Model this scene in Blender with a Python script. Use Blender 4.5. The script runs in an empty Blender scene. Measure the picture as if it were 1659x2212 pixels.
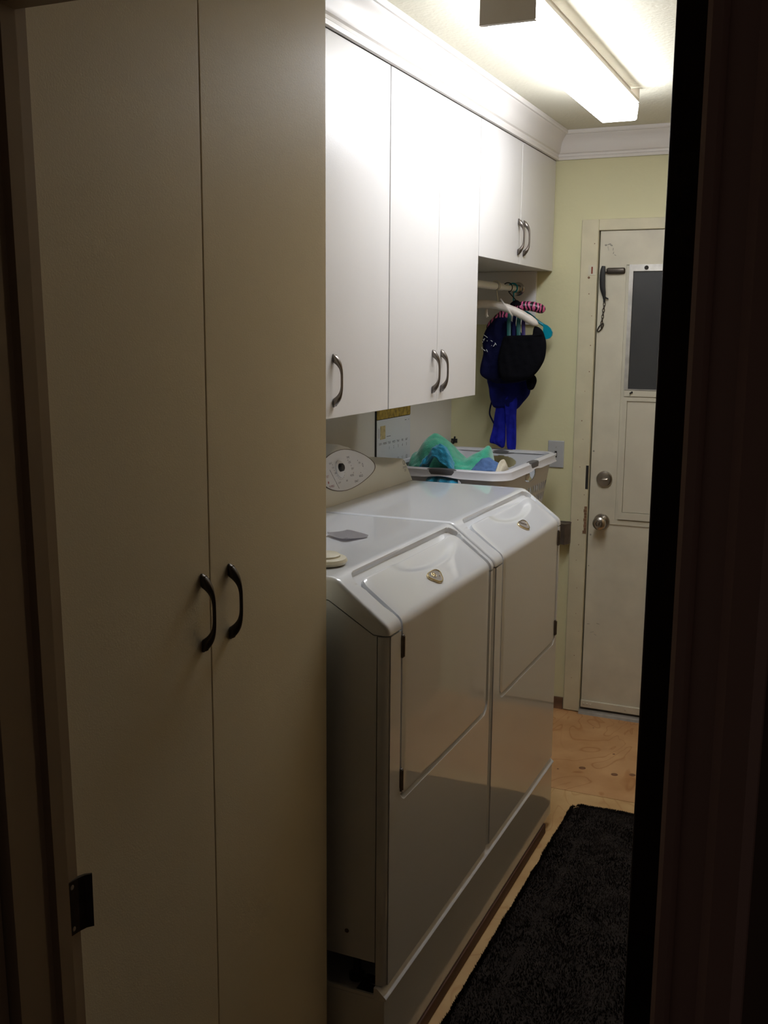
import bpy, bmesh, math, random
from mathutils import Vector, Matrix, noise
random.seed(4)
SC = bpy.context.scene
COL = SC.collection
PI = math.pi

# ------------------------------------------------------------------ camera
YAW, PITCH, ROLL, FPX = -0.41522644, 0.17284961, 0.00818678, 2257.88
cam_data = bpy.data.cameras.new('camera'); cam = bpy.data.objects.new('camera', cam_data)
COL.objects.link(cam); SC.camera = cam
cy, sy, cp, sp = math.cos(YAW), math.sin(YAW), math.cos(PITCH), math.sin(PITCH)
fw = Vector((sy*cp, cy*cp, -sp)); rt = Vector((cy, -sy, 0)); up = rt.cross(fw)
rt2 = math.cos(ROLL)*rt + math.sin(ROLL)*up; up2 = -math.sin(ROLL)*rt + math.cos(ROLL)*up
m = Matrix((rt2, up2, -fw)).transposed().to_4x4(); m.translation = Vector((0, 0, 1.64))
cam.matrix_world = m
cam_data.sensor_fit = 'HORIZONTAL'; cam_data.sensor_width = 36.0
cam_data.lens = FPX/1659*36.0; cam_data.clip_start = 0.02

# ------------------------------------------------------------------ world, exposure
w = bpy.data.worlds.new('world'); SC.world = w; w.use_nodes = True
w.node_tree.nodes['Background'].inputs[0].default_value = (0.88, 0.64, 0.56, 1)
w.node_tree.nodes['Background'].inputs[1].default_value = 0.075
LAMP = 30.0
vs = SC.view_settings
vs.view_transform = 'Standard'; vs.look = 'None'; vs.gamma = 1.0; vs.use_curve_mapping = False
vs.exposure = -0.45

# ------------------------------------------------------------------ materials
def mat(name, color, rough=0.5, metal=0.0, bump=0.0, bscale=200.0, var=0.0, vscale=4.0, coat=0.0, spec=0.5, emit=0.0, stretch=None, sheen=0.0):
    M = bpy.data.materials.new(name); M.use_nodes = True
    nt = M.node_tree; b = nt.nodes['Principled BSDF']
    b.inputs['Base Color'].default_value = (*color, 1); b.inputs['Roughness'].default_value = rough
    b.inputs['Metallic'].default_value = metal; b.inputs['Specular IOR Level'].default_value = spec
    b.inputs['Coat Weight'].default_value = coat; b.inputs['Coat Roughness'].default_value = 0.025; b.inputs['Coat IOR'].default_value = 1.62
    b.inputs['Sheen Weight'].default_value = sheen
    tc = nt.nodes.new('ShaderNodeTexCoord'); vec = tc.outputs['Object']
    if stretch:
        mp = nt.nodes.new('ShaderNodeMapping'); mp.inputs['Scale'].default_value = stretch
        nt.links.new(vec, mp.inputs[0]); vec = mp.outputs[0]
    if var > 0:
        n = nt.nodes.new('ShaderNodeTexNoise'); n.inputs['Scale'].default_value = vscale; n.inputs['Detail'].default_value = 6
        r = nt.nodes.new('ShaderNodeValToRGB')
        r.color_ramp.elements[0].position = 0.3; r.color_ramp.elements[1].position = 0.7
        r.color_ramp.elements[0].color = (*[c*(1-var) for c in color], 1)
        r.color_ramp.elements[1].color = (*[min(1, c*(1+var*0.5)) for c in color], 1)
        nt.links.new(vec, n.inputs['Vector']); nt.links.new(n.outputs[0], r.inputs[0]); nt.links.new(r.outputs[0], b.inputs['Base Color'])
    if bump > 0:
        n2 = nt.nodes.new('ShaderNodeTexNoise'); n2.inputs['Scale'].default_value = bscale; n2.inputs['Detail'].default_value = 3
        bp = nt.nodes.new('ShaderNodeBump'); bp.inputs['Strength'].default_value = bump; bp.inputs['Distance'].default_value = 0.002
        nt.links.new(vec, n2.inputs['Vector']); nt.links.new(n2.outputs[0], bp.inputs['Height']); nt.links.new(bp.outputs[0], b.inputs['Normal'])
    if emit > 0:
        b.inputs['Emission Color'].default_value = (0.955, 0.985, 1.045, 1); b.inputs['Emission Strength'].default_value = emit
    return M

M = {}
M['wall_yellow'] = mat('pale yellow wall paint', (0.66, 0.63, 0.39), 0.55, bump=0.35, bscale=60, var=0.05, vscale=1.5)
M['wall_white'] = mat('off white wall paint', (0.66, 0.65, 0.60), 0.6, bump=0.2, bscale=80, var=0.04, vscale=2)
M['wall_side'] = mat('tan bounce wall paint', (0.42, 0.29, 0.14), 0.6, bump=0.2, bscale=60, var=0.05)  # unseen wall, darkened and warmed to shape the bounce onto the machine fronts
M['ceiling'] = mat('textured ceiling paint', (0.74, 0.71, 0.58), 0.8, bump=0.9, bscale=90, var=0.03)
M['crown'] = mat('white crown paint', (0.74, 0.71, 0.68), 0.4, var=0.03, vscale=3)
M['melamine'] = mat('white melamine', (0.69, 0.675, 0.665), 0.30, bump=0.12, bscale=420, var=0.015, vscale=5)
M['melamine_tall'] = mat('light-warmed melamine', (0.80, 0.725, 0.53), 0.40, bump=0.12, bscale=420, var=0.02, vscale=3)  # white melamine with the warm tone and extra light put into its colour
M['enamel'] = mat('white enamel', (0.71, 0.735, 0.775), 0.34, coat=1.0, spec=0.3, var=0.01)
M['bisque'] = mat('bisque plastic', (0.66, 0.65, 0.565), 0.35, var=0.02)
M['panelprint'] = mat('pale grey control panel', (0.66, 0.67, 0.68), 0.35)
M['pewter'] = mat('brushed pewter', (0.20, 0.175, 0.155), 0.32, metal=0.9, var=0.25, vscale=40)
M['bronze'] = mat('dark bronze', (0.075, 0.062, 0.05), 0.35, metal=0.75, var=0.25, vscale=40)
M['chrome'] = mat('satin nickel', (0.48, 0.44, 0.39), 0.24, metal=1.0)
M['steel'] = mat('worn aluminium', (0.56, 0.54, 0.50), 0.38, metal=0.85, var=0.2, vscale=30)
M['gold'] = mat('pale gold', (0.72, 0.60, 0.36), 0.25, metal=1.0)
M['badgegrey'] = mat('badge grey', (0.40, 0.37, 0.36), 0.3, metal=0.4)
M['dark'] = mat('dark gap', (0.02, 0.018, 0.015), 0.8)
M['black'] = mat('black rubber', (0.012, 0.012, 0.012), 0.6)
M['door_paint'] = mat('worn ivory door paint', (0.60, 0.56, 0.44), 0.42, bump=0.2, bscale=50, var=0.10, vscale=9)
M['door_panel'] = mat('ivory panel paint', (0.58, 0.54, 0.43), 0.45, var=0.06, vscale=6)
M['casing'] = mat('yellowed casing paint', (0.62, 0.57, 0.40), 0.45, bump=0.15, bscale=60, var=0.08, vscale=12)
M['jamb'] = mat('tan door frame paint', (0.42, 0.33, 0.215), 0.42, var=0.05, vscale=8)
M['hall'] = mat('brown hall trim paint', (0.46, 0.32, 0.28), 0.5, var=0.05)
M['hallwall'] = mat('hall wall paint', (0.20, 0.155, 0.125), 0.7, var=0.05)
M['darkwood'] = mat('dark stained wood', (0.035, 0.018, 0.012), 0.4, var=0.3, vscale=10, stretch=(8, 8, 0.6))
M['glass'] = mat('frosted night pane', (0.035, 0.036, 0.037), 0.32, bump=0.12, bscale=500, var=0.15, vscale=5)
M['rawwood'] = mat('bare stained wood', (0.24, 0.13, 0.07), 0.7, var=0.5, vscale=14)
M['plank'] = mat('reddish brown plank', (0.10, 0.04, 0.02), 0.6, var=0.3, vscale=10, stretch=(6, 1, 6))
M['basket'] = mat('white basket plastic', (0.62, 0.62, 0.66), 0.35, var=0.02)
M['grip'] = mat('grey soft grip', (0.10, 0.095, 0.10), 0.55)
M['green'] = mat('green terry', (0.05, 0.42, 0.27), 0.95, bump=1.0, bscale=260, var=0.22, vscale=60, sheen=0.6)
M['teal'] = mat('blue terry', (0.02, 0.33, 0.56), 0.95, bump=1.0, bscale=260, var=0.25, vscale=60, sheen=0.5)
M['denim'] = mat('washed blue denim', (0.08, 0.16, 0.36), 0.9, bump=0.8, bscale=400, var=0.25, vscale=50)
M['cream'] = mat('cream cotton', (0.62, 0.58, 0.47), 0.9, bump=0.5, bscale=200)
M['whitecloth'] = mat('white cotton', (0.7, 0.7, 0.68), 0.9, bump=0.5, bscale=150)
M['blackcloth'] = mat('black knit', (0.004, 0.004, 0.006), 0.9, bump=0.4, bscale=300, spec=0.08)
M['navy'] = mat('navy knit', (0.005, 0.006, 0.040), 0.8, bump=0.4, bscale=300, var=0.3, vscale=12, spec=0.12)
M['royal'] = mat('royal blue knit', (0.010, 0.014, 0.30), 0.75, bump=0.4, bscale=300, var=0.45, vscale=14, spec=0.12)
M['royal_dark'] = mat('deep blue knit', (0.007, 0.010, 0.13), 0.75, bump=0.4, bscale=300, var=0.5, vscale=16, spec=0.12)
M['satin'] = mat('white satin', (0.66, 0.60, 0.54), 0.4, bump=0.5, bscale=90, var=0.1, vscale=30)
M['turq'] = mat('turquoise plastic', (0.0, 0.27, 0.38), 0.3)
M['strap_teal'] = mat('teal strap', (0.01, 0.09, 0.085), 0.6)
M['strap_purple'] = mat('purple strap', (0.025, 0.012, 0.11), 0.6)
M['ivoryplastic'] = mat('ivory plastic', (0.62, 0.58, 0.45), 0.4)
M['rodwhite'] = mat('white rod enamel', (0.68, 0.68, 0.63), 0.35)
M['switch'] = mat('light grey switch plate', (0.42, 0.43, 0.44), 0.4)
M['switchlight'] = mat('white toggle', (0.8, 0.8, 0.78), 0.3)
M['paper'] = mat('white paper', (0.60, 0.63, 0.65), 0.7)
M['ink'] = mat('grey ink', (0.16, 0.16, 0.18), 0.8)
M['redink'] = mat('rose ink', (0.35, 0.12, 0.13), 0.8)
M['goldpaper'] = mat('gold picture print', (0.38, 0.26, 0.045), 0.6, var=0.55, vscale=55)
M['goldsquare'] = mat('gold square print', (0.55, 0.45, 0.22), 0.6, var=0.3, vscale=90)
M['pad'] = mat('grey mesh pad', (0.50, 0.48, 0.50), 0.6, bump=0.6, bscale=700)
M['bracket'] = mat('brown metal', (0.13, 0.10, 0.08), 0.5, metal=0.3, var=0.3, vscale=30)
M['scuffgrey'] = mat('grey scuffed undercoat', (0.33, 0.31, 0.25), 0.7, var=0.4, vscale=120)
M['rust'] = mat('rust red', (0.22, 0.04, 0.02), 0.8)
M['lens'] = mat('lit acrylic lens', (0.9, 0.9, 0.88), 0.5, emit=LAMP)
M['housing'] = mat('lamp housing enamel', (0.55, 0.50, 0.43), 0.4)
M['rug'] = mat('black shag', (0.026, 0.020, 0.017), 0.95, bump=1.0, bscale=120, var=0.3, vscale=30, spec=0.1)
M['hallfloor'] = mat('dark hall carpet', (0.02, 0.016, 0.014), 0.95, bump=1, bscale=150)

def zebra():
    Z = mat('pink and black zebra satin', (0.5, 0.08, 0.2), 0.35); nt = Z.node_tree; b = nt.nodes['Principled BSDF']
    tc = nt.nodes.new('ShaderNodeTexCoord'); wv = nt.nodes.new('ShaderNodeTexWave')
    wv.inputs['Scale'].default_value = 22; wv.inputs['Distortion'].default_value = 8; wv.inputs['Detail'].default_value = 1.5; wv.inputs['Detail Scale'].default_value = 1.2
    r = nt.nodes.new('ShaderNodeValToRGB'); r.color_ramp.elements[0].position = 0.46; r.color_ramp.elements[1].position = 0.54
    r.color_ramp.elements[0].color = (0.01, 0.003, 0.01, 1); r.color_ramp.elements[1].color = (0.62, 0.12, 0.27, 1)
    nt.links.new(tc.outputs['Object'], wv.inputs[0]); nt.links.new(wv.outputs[0], r.inputs[0]); nt.links.new(r.outputs[0], b.inputs['Base Color'])
    return Z
M['zebra'] = zebra()

def plywood(name, light, dark, off):
    P = mat(name, light, 0.6); nt = P.node_tree; b = nt.nodes['Principled BSDF']; L = nt.links.new
    tc = nt.nodes.new('ShaderNodeTexCoord'); mp = nt.nodes.new('ShaderNodeMapping')
    mp.inputs['Location'].default_value = off; mp.inputs['Scale'].default_value = (2.6, 1.1, 1)
    L(tc.outputs['Object'], mp.inputs[0])
    n = nt.nodes.new('ShaderNodeTexNoise'); n.inputs['Scale'].default_value = 1.5; n.inputs['Detail'].default_value = 2.0; n.inputs['Distortion'].default_value = 1.6
    L(mp.outputs[0], n.inputs['Vector'])
    mu = nt.nodes.new('ShaderNodeMath'); mu.operation = 'MULTIPLY'; mu.inputs[1].default_value = 8.0; L(n.outputs[0], mu.inputs[0])
    fr = nt.nodes.new('ShaderNodeMath'); fr.operation = 'PINGPONG'; fr.inputs[1].default_value = 0.5; L(mu.outputs[0], fr.inputs[0])
    r = nt.nodes.new('ShaderNodeValToRGB'); e = r.color_ramp.elements
    e[0].position = 0.0; e[0].color = (*dark, 1); e[1].position = 0.10; e[1].color = (*light, 1)
    L(fr.outputs[0], r.inputs[0])
    n2 = nt.nodes.new('ShaderNodeTexNoise'); n2.inputs['Scale'].default_value = 5; n2.inputs['Detail'].default_value = 8; L(tc.outputs['Object'], n2.inputs['Vector'])
    r2 = nt.nodes.new('ShaderNodeValToRGB'); r2.color_ramp.elements[0].position = 0.3; r2.color_ramp.elements[1].position = 0.7
    r2.color_ramp.elements[0].color = (0.72, 0.62, 0.5, 1); r2.color_ramp.elements[1].color = (1, 1, 1, 1); L(n2.outputs[0], r2.inputs[0])
    mx = nt.nodes.new('ShaderNodeMix'); mx.data_type = 'RGBA'; mx.blend_type = 'MULTIPLY'; mx.inputs[0].default_value = 1.0
    L(r.outputs[0], mx.inputs[6]); L(r2.outputs[0], mx.inputs[7]); L(mx.outputs[2], b.inputs['Base Color'])
    return P
M['ply_far'] = plywood('orange tan plywood', (0.60, 0.35, 0.16), (0.48, 0.235, 0.085), (0.3, 0.2, 0))
M['ply_near'] = plywood('yellow tan plywood', (0.64, 0.43, 0.20), (0.56, 0.34, 0.14), (3.1, 1.7, 0))
M['knot'] = mat('wood knot', (0.20, 0.085, 0.035), 0.6, var=0.3, vscale=60)

# ------------------------------------------------------------------ helpers
def obj(name, bm, m, parent=None, smooth=False, angle=40):
    me = bpy.data.meshes.new(name); 
    bmesh.ops.recalc_face_normals(bm, faces=bm.faces[:])
    bm.to_mesh(me); bm.free()
    me.materials.append(M[m] if isinstance(m, str) else m)
    if smooth:
        for p in me.polygons: p.use_smooth = True
        try: me.set_sharp_from_angle(angle=math.radians(angle))
        except Exception: pass
    o = bpy.data.objects.new(name, me); COL.objects.link(o)
    if parent: o.parent = parent; o.matrix_parent_inverse = Matrix.Translation(-Vector(parent_world(parent)))
    return o
def parent_world(p):
    # every empty is only translated, so its world position is the sum up the chain
    v = Vector(p.location)
    while p.parent:
        v += p.matrix_parent_inverse.translation
        p = p.parent; v += Vector(p.location)
    return v
def tag(o, label, cat, group=None):
    o['label'] = label; o['category'] = cat
    if group: o['group'] = group
    return o
def thing(name, label, cat, loc=(0, 0, 0), group=None):
    o = bpy.data.objects.new(name, None); o.location = loc; o.empty_display_size = 0.05
    COL.objects.link(o); return tag(o, label, cat, group)
def struct(name, bm, m, parent=None, **k):
    o = obj(name, bm, m, parent, **k)
    if not parent: o['kind'] = 'structure'
    return o
def lab(o, text): o['label'] = text; return o
def BM(): return bmesh.new()
def box(bm, x0, x1, y0, y1, z0, z1, bevel=0.0, seg=2):
    r = bmesh.ops.create_cube(bm, size=1.0)
    vs_ = r['verts']
    for v in vs_:
        v.co = Vector(((x0+x1)/2+v.co.x*(x1-x0), (y0+y1)/2+v.co.y*(y1-y0), (z0+z1)/2+v.co.z*(z1-z0)))
    if bevel > 0:
        es = list({e for v in vs_ for e in v.link_edges})
        bmesh.ops.bevel(bm, geom=es, offset=bevel, segments=seg, profile=0.5, affect='EDGES')
    return bm
def bx(*a, **k): return box(BM(), *a, **k)
def prism(bm, pts, axis, a, b):
    """pts 2D, extruded along axis ('x','y','z') from a to b"""
    def P(p, t):
        if axis == 'x': return Vector((t, p[0], p[1]))
        if axis == 'y': return Vector((p[0], t, p[1]))
        return Vector((p[0], p[1], t))
    A = [bm.verts.new(P(p, a)) for p in pts]; B = [bm.verts.new(P(p, b)) for p in pts]
    n = len(pts)
    for i in range(n): bm.faces.new((A[i], A[(i+1) % n], B[(i+1) % n], B[i]))
    bm.faces.new(A); bm.faces.new(B[::-1]); return bm
def cyl(bm, p0, p1, r0, r1=None, seg=24, caps=True):
    p0 = Vector(p0); p1 = Vector(p1); r1 = r0 if r1 is None else r1
    d = (p1-p0).normalized(); a = d.orthogonal().normalized(); b = d.cross(a)
    A = []; B = []
    for i in range(seg):
        t = 2*PI*i/seg; u = a*math.cos(t)+b*math.sin(t)
        A.append(bm.verts.new(p0+u*r0)); B.append(bm.verts.new(p1+u*r1))
    for i in range(seg): bm.faces.new((A[i], A[(i+1) % seg], B[(i+1) % seg], B[i]))
    if caps: bm.faces.new(A); bm.faces.new(B[::-1])
    return bm
def lathe(bm, origin, axis, prof, seg=32):
    """prof: list of (distance along axis, radius)"""
    o = Vector(origin); d = Vector(axis).normalized(); a = d.orthogonal().normalized(); b = d.cross(a); rings = []
    for h, r in prof:
        rings.append([bm.verts.new(o+d*h+(a*math.cos(2*PI*i/seg)+b*math.sin(2*PI*i/seg))*max(r, 1e-5)) for i in range(seg)])
    for R0, R1 in zip(rings, rings[1:]):
        for i in range(seg): bm.faces.new((R0[i], R0[(i+1) % seg], R1[(i+1) % seg], R1[i]))
    bm.faces.new(rings[0]); bm.faces.new(rings[-1][::-1]); return bm
def catmull(pts, n=8):
    P = [Vector(p) for p in pts]; P = [2*P[0]-P[1]]+P+[2*P[-1]-P[-2]]; out = []
    for i in range(1, len(P)-2):
        for k in range(n):
            t = k/n; a, b, c, d = P[i-1], P[i], P[i+1], P[i+2]
            out.append(0.5*((2*b)+(c-a)*t+(2*a-5*b+4*c-d)*t*t+(3*b-a-3*c+d)*t**3))
    out.append(P[-2]); return out
def tube(bm, pts, r, seg=8, radii=None, flat=1.0, flatdir=None):
    P = [Vector(p) for p in pts]; n = len(P); rings = []
    prev = None
    for i, p in enumerate(P):
        d = (P[min(i+1, n-1)]-P[max(i-1, 0)]).normalized()
        if flatdir is not None: a = (Vector(flatdir)-d*Vector(flatdir).dot(d)).normalized()
        else:
            a = d.orthogonal().normalized() if prev is None else (prev-d*prev.dot(d)).normalized()
        prev = a; b = d.cross(a); rr = radii[i] if radii else r
        rings.append([bm.verts.new(p+(a*math.cos(2*PI*k/seg)*flat+b*math.sin(2*PI*k/seg))*rr) for k in range(seg)])
    for A, B in zip(rings, rings[1:]):
        for k in range(seg): bm.faces.new((A[k], A[(k+1) % seg], B[(k+1) % seg], B[k]))
    bm.faces.new(rings[0]); bm.faces.new(rings[-1][::-1]); return bm
def copy_tree(o, parent=None, offset=None):
    c = o.copy(); COL.objects.link(c)
    if parent is not None: c.parent = parent
    for ch in o.children: copy_tree(ch, c)
    if offset is not None: c.location = Vector(o.location)+Vector(offset)
    return c
def text_mesh(bm, s, size, origin, ux, uy, thick=0.0002):
    cu = bpy.data.curves.new('t', 'FONT'); cu.body = s; cu.size = size; cu.resolution_u = 2
    cu.align_x = 'CENTER'; cu.align_y = 'CENTER'
    o = bpy.data.objects.new('t', cu); COL.objects.link(o)
    dg = bpy.context.evaluated_depsgraph_get(); dg.update(); me = o.evaluated_get(dg).to_mesh()
    ux = Vector(ux); uy = Vector(uy); O = Vector(origin); V = [bm.verts.new(O+ux*v.co.x+uy*v.co.y) for v in me.vertices]
    for p in me.polygons:
        try: bm.faces.new([V[i] for i in p.vertices])
        except ValueError: pass
    o.evaluated_get(dg).to_mesh_clear()
    bpy.data.objects.remove(o); bpy.data.curves.remove(cu)

# ================================================================== ROOM
XW, YF, XR, ZC = -1.593, 4.34, 0.0, 2.43        # left wall, far wall, right wall, ceiling
YA, YB = 0.86, 0.98                              # hall face and room face of the doorway wall
struct('floor', bx(-2.4, 1.6, -1.6, 4.6, -0.10, -0.013), 'hallfloor')
fl = bpy.data.objects['floor']
ps = [('ply_near', YB-0.10, 3.526), ('ply_far', 3.5285, YF)]
for mname, a, b_ in ps: obj('plywood_sheet', bx(XW, XR, a, b_, -0.013, 0.0), mname, fl)
kb = BM()
for (kx, ky, kr) in ((-0.817, 3.746, .013), (-0.693, 3.738, .013), (-0.631, 3.763, .012), (-0.90, 3.70, .004), (-0.735, 3.93, .005), (-0.60, 3.98, .006), (-0.87, 4.17, .003)):
    lathe(kb, (kx, ky, -0.001), (0, 0, 1), [(0, kr), (0.0013, kr), (0.0016, kr*.6)], 14)
obj('knot', kb, 'knot', fl)['kind'] = 'stuff'
struct('ceiling', bx(-2.4, 1.6, -1.6, 4.6, ZC, ZC+0.08), 'ceiling')
struct('wall_left', bx(XW-0.1, XW, YA, YF+0.1, 0, ZC), 'wall_white')
DX0, DX1, DZ = -0.968, -0.155, 2.036            # exterior door opening
b = BM(); box(b, XW-0.1, DX0-0.012, YF, YF+0.1, 0, ZC); box(b, DX1+0.012, XR+0.1, YF, YF+0.1, 0, ZC); box(b, DX0-0.012, DX1+0.012, YF, YF+0.1, DZ+0.012, ZC)
struct('wall_back', b, 'wall_yellow')
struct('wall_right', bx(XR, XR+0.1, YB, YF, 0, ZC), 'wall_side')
# doorway wall (opening x -0.885 .. -0.128)
OX0, OX1, OZ = -0.895, -0.110, 2.005
b = BM(); box(b, -2.4, OX0, YA, YB, -0.013, ZC); box(b, OX1, 1.6, YA, YB, -0.013, ZC); box(b, OX0, OX1, YA, YB, OZ, ZC)
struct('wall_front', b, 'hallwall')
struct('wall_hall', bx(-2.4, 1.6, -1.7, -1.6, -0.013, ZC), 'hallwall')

# left jamb: a frame leg with a stop, slightly out of plumb
def leaned(pts, z0, z1):
    bm = BM(); off = lambda z: 0.0133*(1.85-z)
    A = [bm.verts.new((p[0]+off(z0), p[1]+off(z0)*0.3, z0)) for p in pts]; B = [bm.verts.new((p[0]+off(z1), p[1]+off(z1)*0.3, z1)) for p in pts]
    n = len(pts)
    for i in range(n): bm.faces.new((A[i], A[(i+1) % n], B[(i+1) % n], B[i]))
    bm.faces.new(A); bm.faces.new(B[::-1]); return bm
JP = [(-0.925, 0.865), (-0.871, 0.865), (-0.871, 0.915), (-0.875, 0.919), (-0.875, 0.928), (-0.864, 0.929), (-0.863, 0.951), (-0.875, 0.953), (-0.875, 0.981), (-0.925, 0.981)]
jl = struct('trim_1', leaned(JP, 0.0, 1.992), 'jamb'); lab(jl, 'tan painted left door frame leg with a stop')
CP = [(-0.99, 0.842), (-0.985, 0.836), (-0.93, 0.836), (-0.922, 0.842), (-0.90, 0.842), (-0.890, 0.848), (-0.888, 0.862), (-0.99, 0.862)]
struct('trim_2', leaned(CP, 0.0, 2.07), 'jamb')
# header
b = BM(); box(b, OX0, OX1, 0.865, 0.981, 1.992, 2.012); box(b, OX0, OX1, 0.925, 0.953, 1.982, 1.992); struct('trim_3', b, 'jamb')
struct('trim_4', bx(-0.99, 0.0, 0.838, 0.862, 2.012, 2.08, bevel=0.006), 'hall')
# right frame leg and its moulded hall casing
RP = [(-0.131, 0.980), (-0.131, 0.950), (-0.1385, 0.948), (-0.1385, 0.925), (-0.120, 0.922), (-0.118, 0.862), (-0.06, 0.862), (-0.06, 0.980)]
b = BM()
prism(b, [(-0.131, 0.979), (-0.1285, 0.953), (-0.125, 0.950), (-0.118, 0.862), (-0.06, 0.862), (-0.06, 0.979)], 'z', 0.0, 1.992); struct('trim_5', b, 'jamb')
b = BM(); prism(b, [(-0.1165, 0.862), (-0.1165, 0.850), (-0.112, 0.844), (-0.104, 0.842), (-0.100, 0.846), (-0.078, 0.838), (-0.070, 0.828), (-0.050, 0.826), (-0.042, 0.834), (-0.042, 0.862)], 'z', 0.0, 2.08)
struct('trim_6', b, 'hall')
# strike plate on the left leg, lip bent round the edge
t = thing('strike_plate', 'dark metal strike plate screwed to the left door frame', 'strike plate', (-0.865, 0.98, 0.905))
b = BM(); prism(b, [(-0.8645, 0.966), (-0.8615, 0.966), (-0.860, 0.982), (-0.857, 0.992), (-0.851, 0.999), (-0.853, 1.001), (-0.860, 0.995), (-0.8645, 0.985)], 'z', 0.866, 0.940)
o = obj('plate', b, 'bronze', t)
b = BM(); 
for zz in (0.874, 0.932): lathe(b, (-0.8618, 0.972, zz), (1, 0, 0), [(0, .0035), (.001, .0035), (.0014, .002)], 10)
obj('screw', b, 'steel', t)

# open dark door hinged on the right leg, seen from its hinge edge
d2 = thing('door_2', 'dark brown interior door standing open against the right side of the doorway', 'door', (-0.14, 0.985, 0))
d2['kind'] = 'structure'
obj('slab', bx(-0.1615, -0.1265, 0.9825, 1.68, 0.01, 1.985, bevel=0.002), 'darkwood', d2)
for zc in (1.75, 1.0, 0.22):
    h = obj('hinge', bx(-0.160, -0.132, 0.9808, 0.9835, zc-0.045, zc+0.045), 'bronze', d2)
    b = BM()
    for dx, dz in ((-0.152, .03), (-0.142, .012), (-0.152, -.008), (-0.142, -.03)): lathe(b, (dx, 0.981, zc+dz), (0, -1, 0), [(0, .0035), (.0009, .0035), (.0012, .002)], 10)
    obj('screw', b, 'black', h)
for s in (-1, 1):
    pass
b = BM(); lathe(b, (-0.1615, 1.62, 0.92), (-1, 0, 0), [(0, .03), (.006, .03), (.009, .012), (.03, .011), (.036, .022), (.05, .027), (.06, .022), (.064, .0)], 24)
obj('door_knob', b, 'bronze', d2, smooth=True)

# baseboard strip of bare wood, exterior threshold
struct('baseboard_back', bx(XW, -1.045, YF-0.009, YF, 0.0, 0.052), 'rawwood')
b = BM(); prism(b, [(YF-0.034, 0.0), (YF-0.030, 0.010), (YF-0.012, 0.017), (YF+0.06, 0.019), (YF+0.06, 0.0)], 'x', DX0, DX1); struct('trim_7', b, 'steel')

# crown moulding swept round the room, mitred at the corners
prof = [(0.0, 2.322), (0.012, 2.322), (0.014, 2.332), (0.010, 2.336), (0.010, 2.344), (0.016, 2.348), (0.020, 2.356), (0.022, 2.372), (0.027, 2.388), (0.036, 2.402), (0.046, 2.410), (0.048, 2.414), (0.054, 2.415), (0.0575, 2.420), (0.0575, 2.4295), (0.0, 2.4295)]
def crown(path, closed=False):
    bm = BM(); rings = []
    n = len(path)
    for i, p in enumerate(path):
        p = Vector(p); ns = []
        for q0, q1 in ((i-1, i), (i, i+1)):
            if q0 < 0 or q1 >= n: continue
            d = (Vector(path[q1])-Vector(path[q0])).normalized(); ns.append(Vector((d.y, -d.x)))
        if len(ns) == 1: off = ns[0]
        else: off = (ns[0]+ns[1])/(1+ns[0].dot(ns[1]))
        rings.append([bm.verts.new((p.x+off.x*u, p.y+off.y*u, v)) for u, v in prof])
    for A, B in zip(rings, rings[1:]):
        for k in range(len(prof)): bm.faces.new((A[k], A[(k+1) % len(prof)], B[(k+1) % len(prof)], B[k]))
    bm.faces.new(rings[0]); bm.faces.new(rings[-1][::-1]); return bm
XU = -1.158
struct('trim_8', crown([(XU, 1.83), (XU, YF), (XR, YF), (XR, YB)]), 'crown', smooth=True, angle=25)

# ================================================================== EXTERIOR DOOR
cs = thing('door_frame', 'yellowed painted casing around the exterior door', 'door frame', (-0.99, YF, 0)); cs['kind'] = 'structure'
obj('side_casing', bx(-1.045+0.004, DX0-0.002, YF-0.014, YF+0.001, 0.002, 2.085, bevel=0.004), 'casing', cs)
obj('side_casing', bx(DX1+0.002, DX1+0.07, YF-0.014, YF+0.001, 0.002, 2.085, bevel=0.004), 'casing', cs)
obj('head_casing', bx(DX0-0.002, DX1+0.002, YF-0.0135, YF+0.001, 2.0405, 2.085, bevel=0.003), 'casing', cs)
obj('side_jamb', bx(DX0-0.012, DX0-0.002, YF, YF+0.09, 0.002, 2.046), 'casing', cs)
obj('side_jamb', bx(DX1+0.002, DX1+0.012, YF, YF+0.09, 0.002, 2.046), 'casing', cs)
obj('latch_keeper', bx(-1.006, -0.978, YF-0.0155, YF-0.0138, 1.865, 1.905), 'ivoryplastic', cs)
lab(obj('rust_mark', bx(-0.994, -0.988, YF-0.0165, YF-0.0152, 1.870, 1.898, bevel=0.001), 'rust', cs), 'rust red slot of the latch keeper')
b = BM()
for i in range(19):
    zz = 2.0-0.103*i+random.uniform(-.02, .02); xx = random.choice((-0.985, -1.0, -1.008))
    cyl(b, (xx, YF-0.0135, zz), (xx, YF-0.0146, zz), random.uniform(.0012, .0026), seg=8)
cyl(b, (-1.003, YF-0.0135, 1.855), (-1.003, YF-0.0147, 1.855), .005, seg=10)
obj('nail_hole', b, 'rawwood', cs)['kind'] = 'stuff'
b = BM()
for k in range(9):
    z0 = 0.795+k*0.013; box(b, DX0-0.012-random.uniform(0, .006), DX0-0.003, YF-0.0158, YF-0.0138, z0, z0+0.012)
lab(obj('splintered_edge', b, 'rawwood', cs), 'splintered bare wood beside the knob')
lab(obj('chipped_edge', bx(DX0-0.014, DX0-0.003, YF-0.0152, YF-0.0136, 0.985, 1.085), 'dark', cs), 'chipped dark edge beside the deadbolt')

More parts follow.
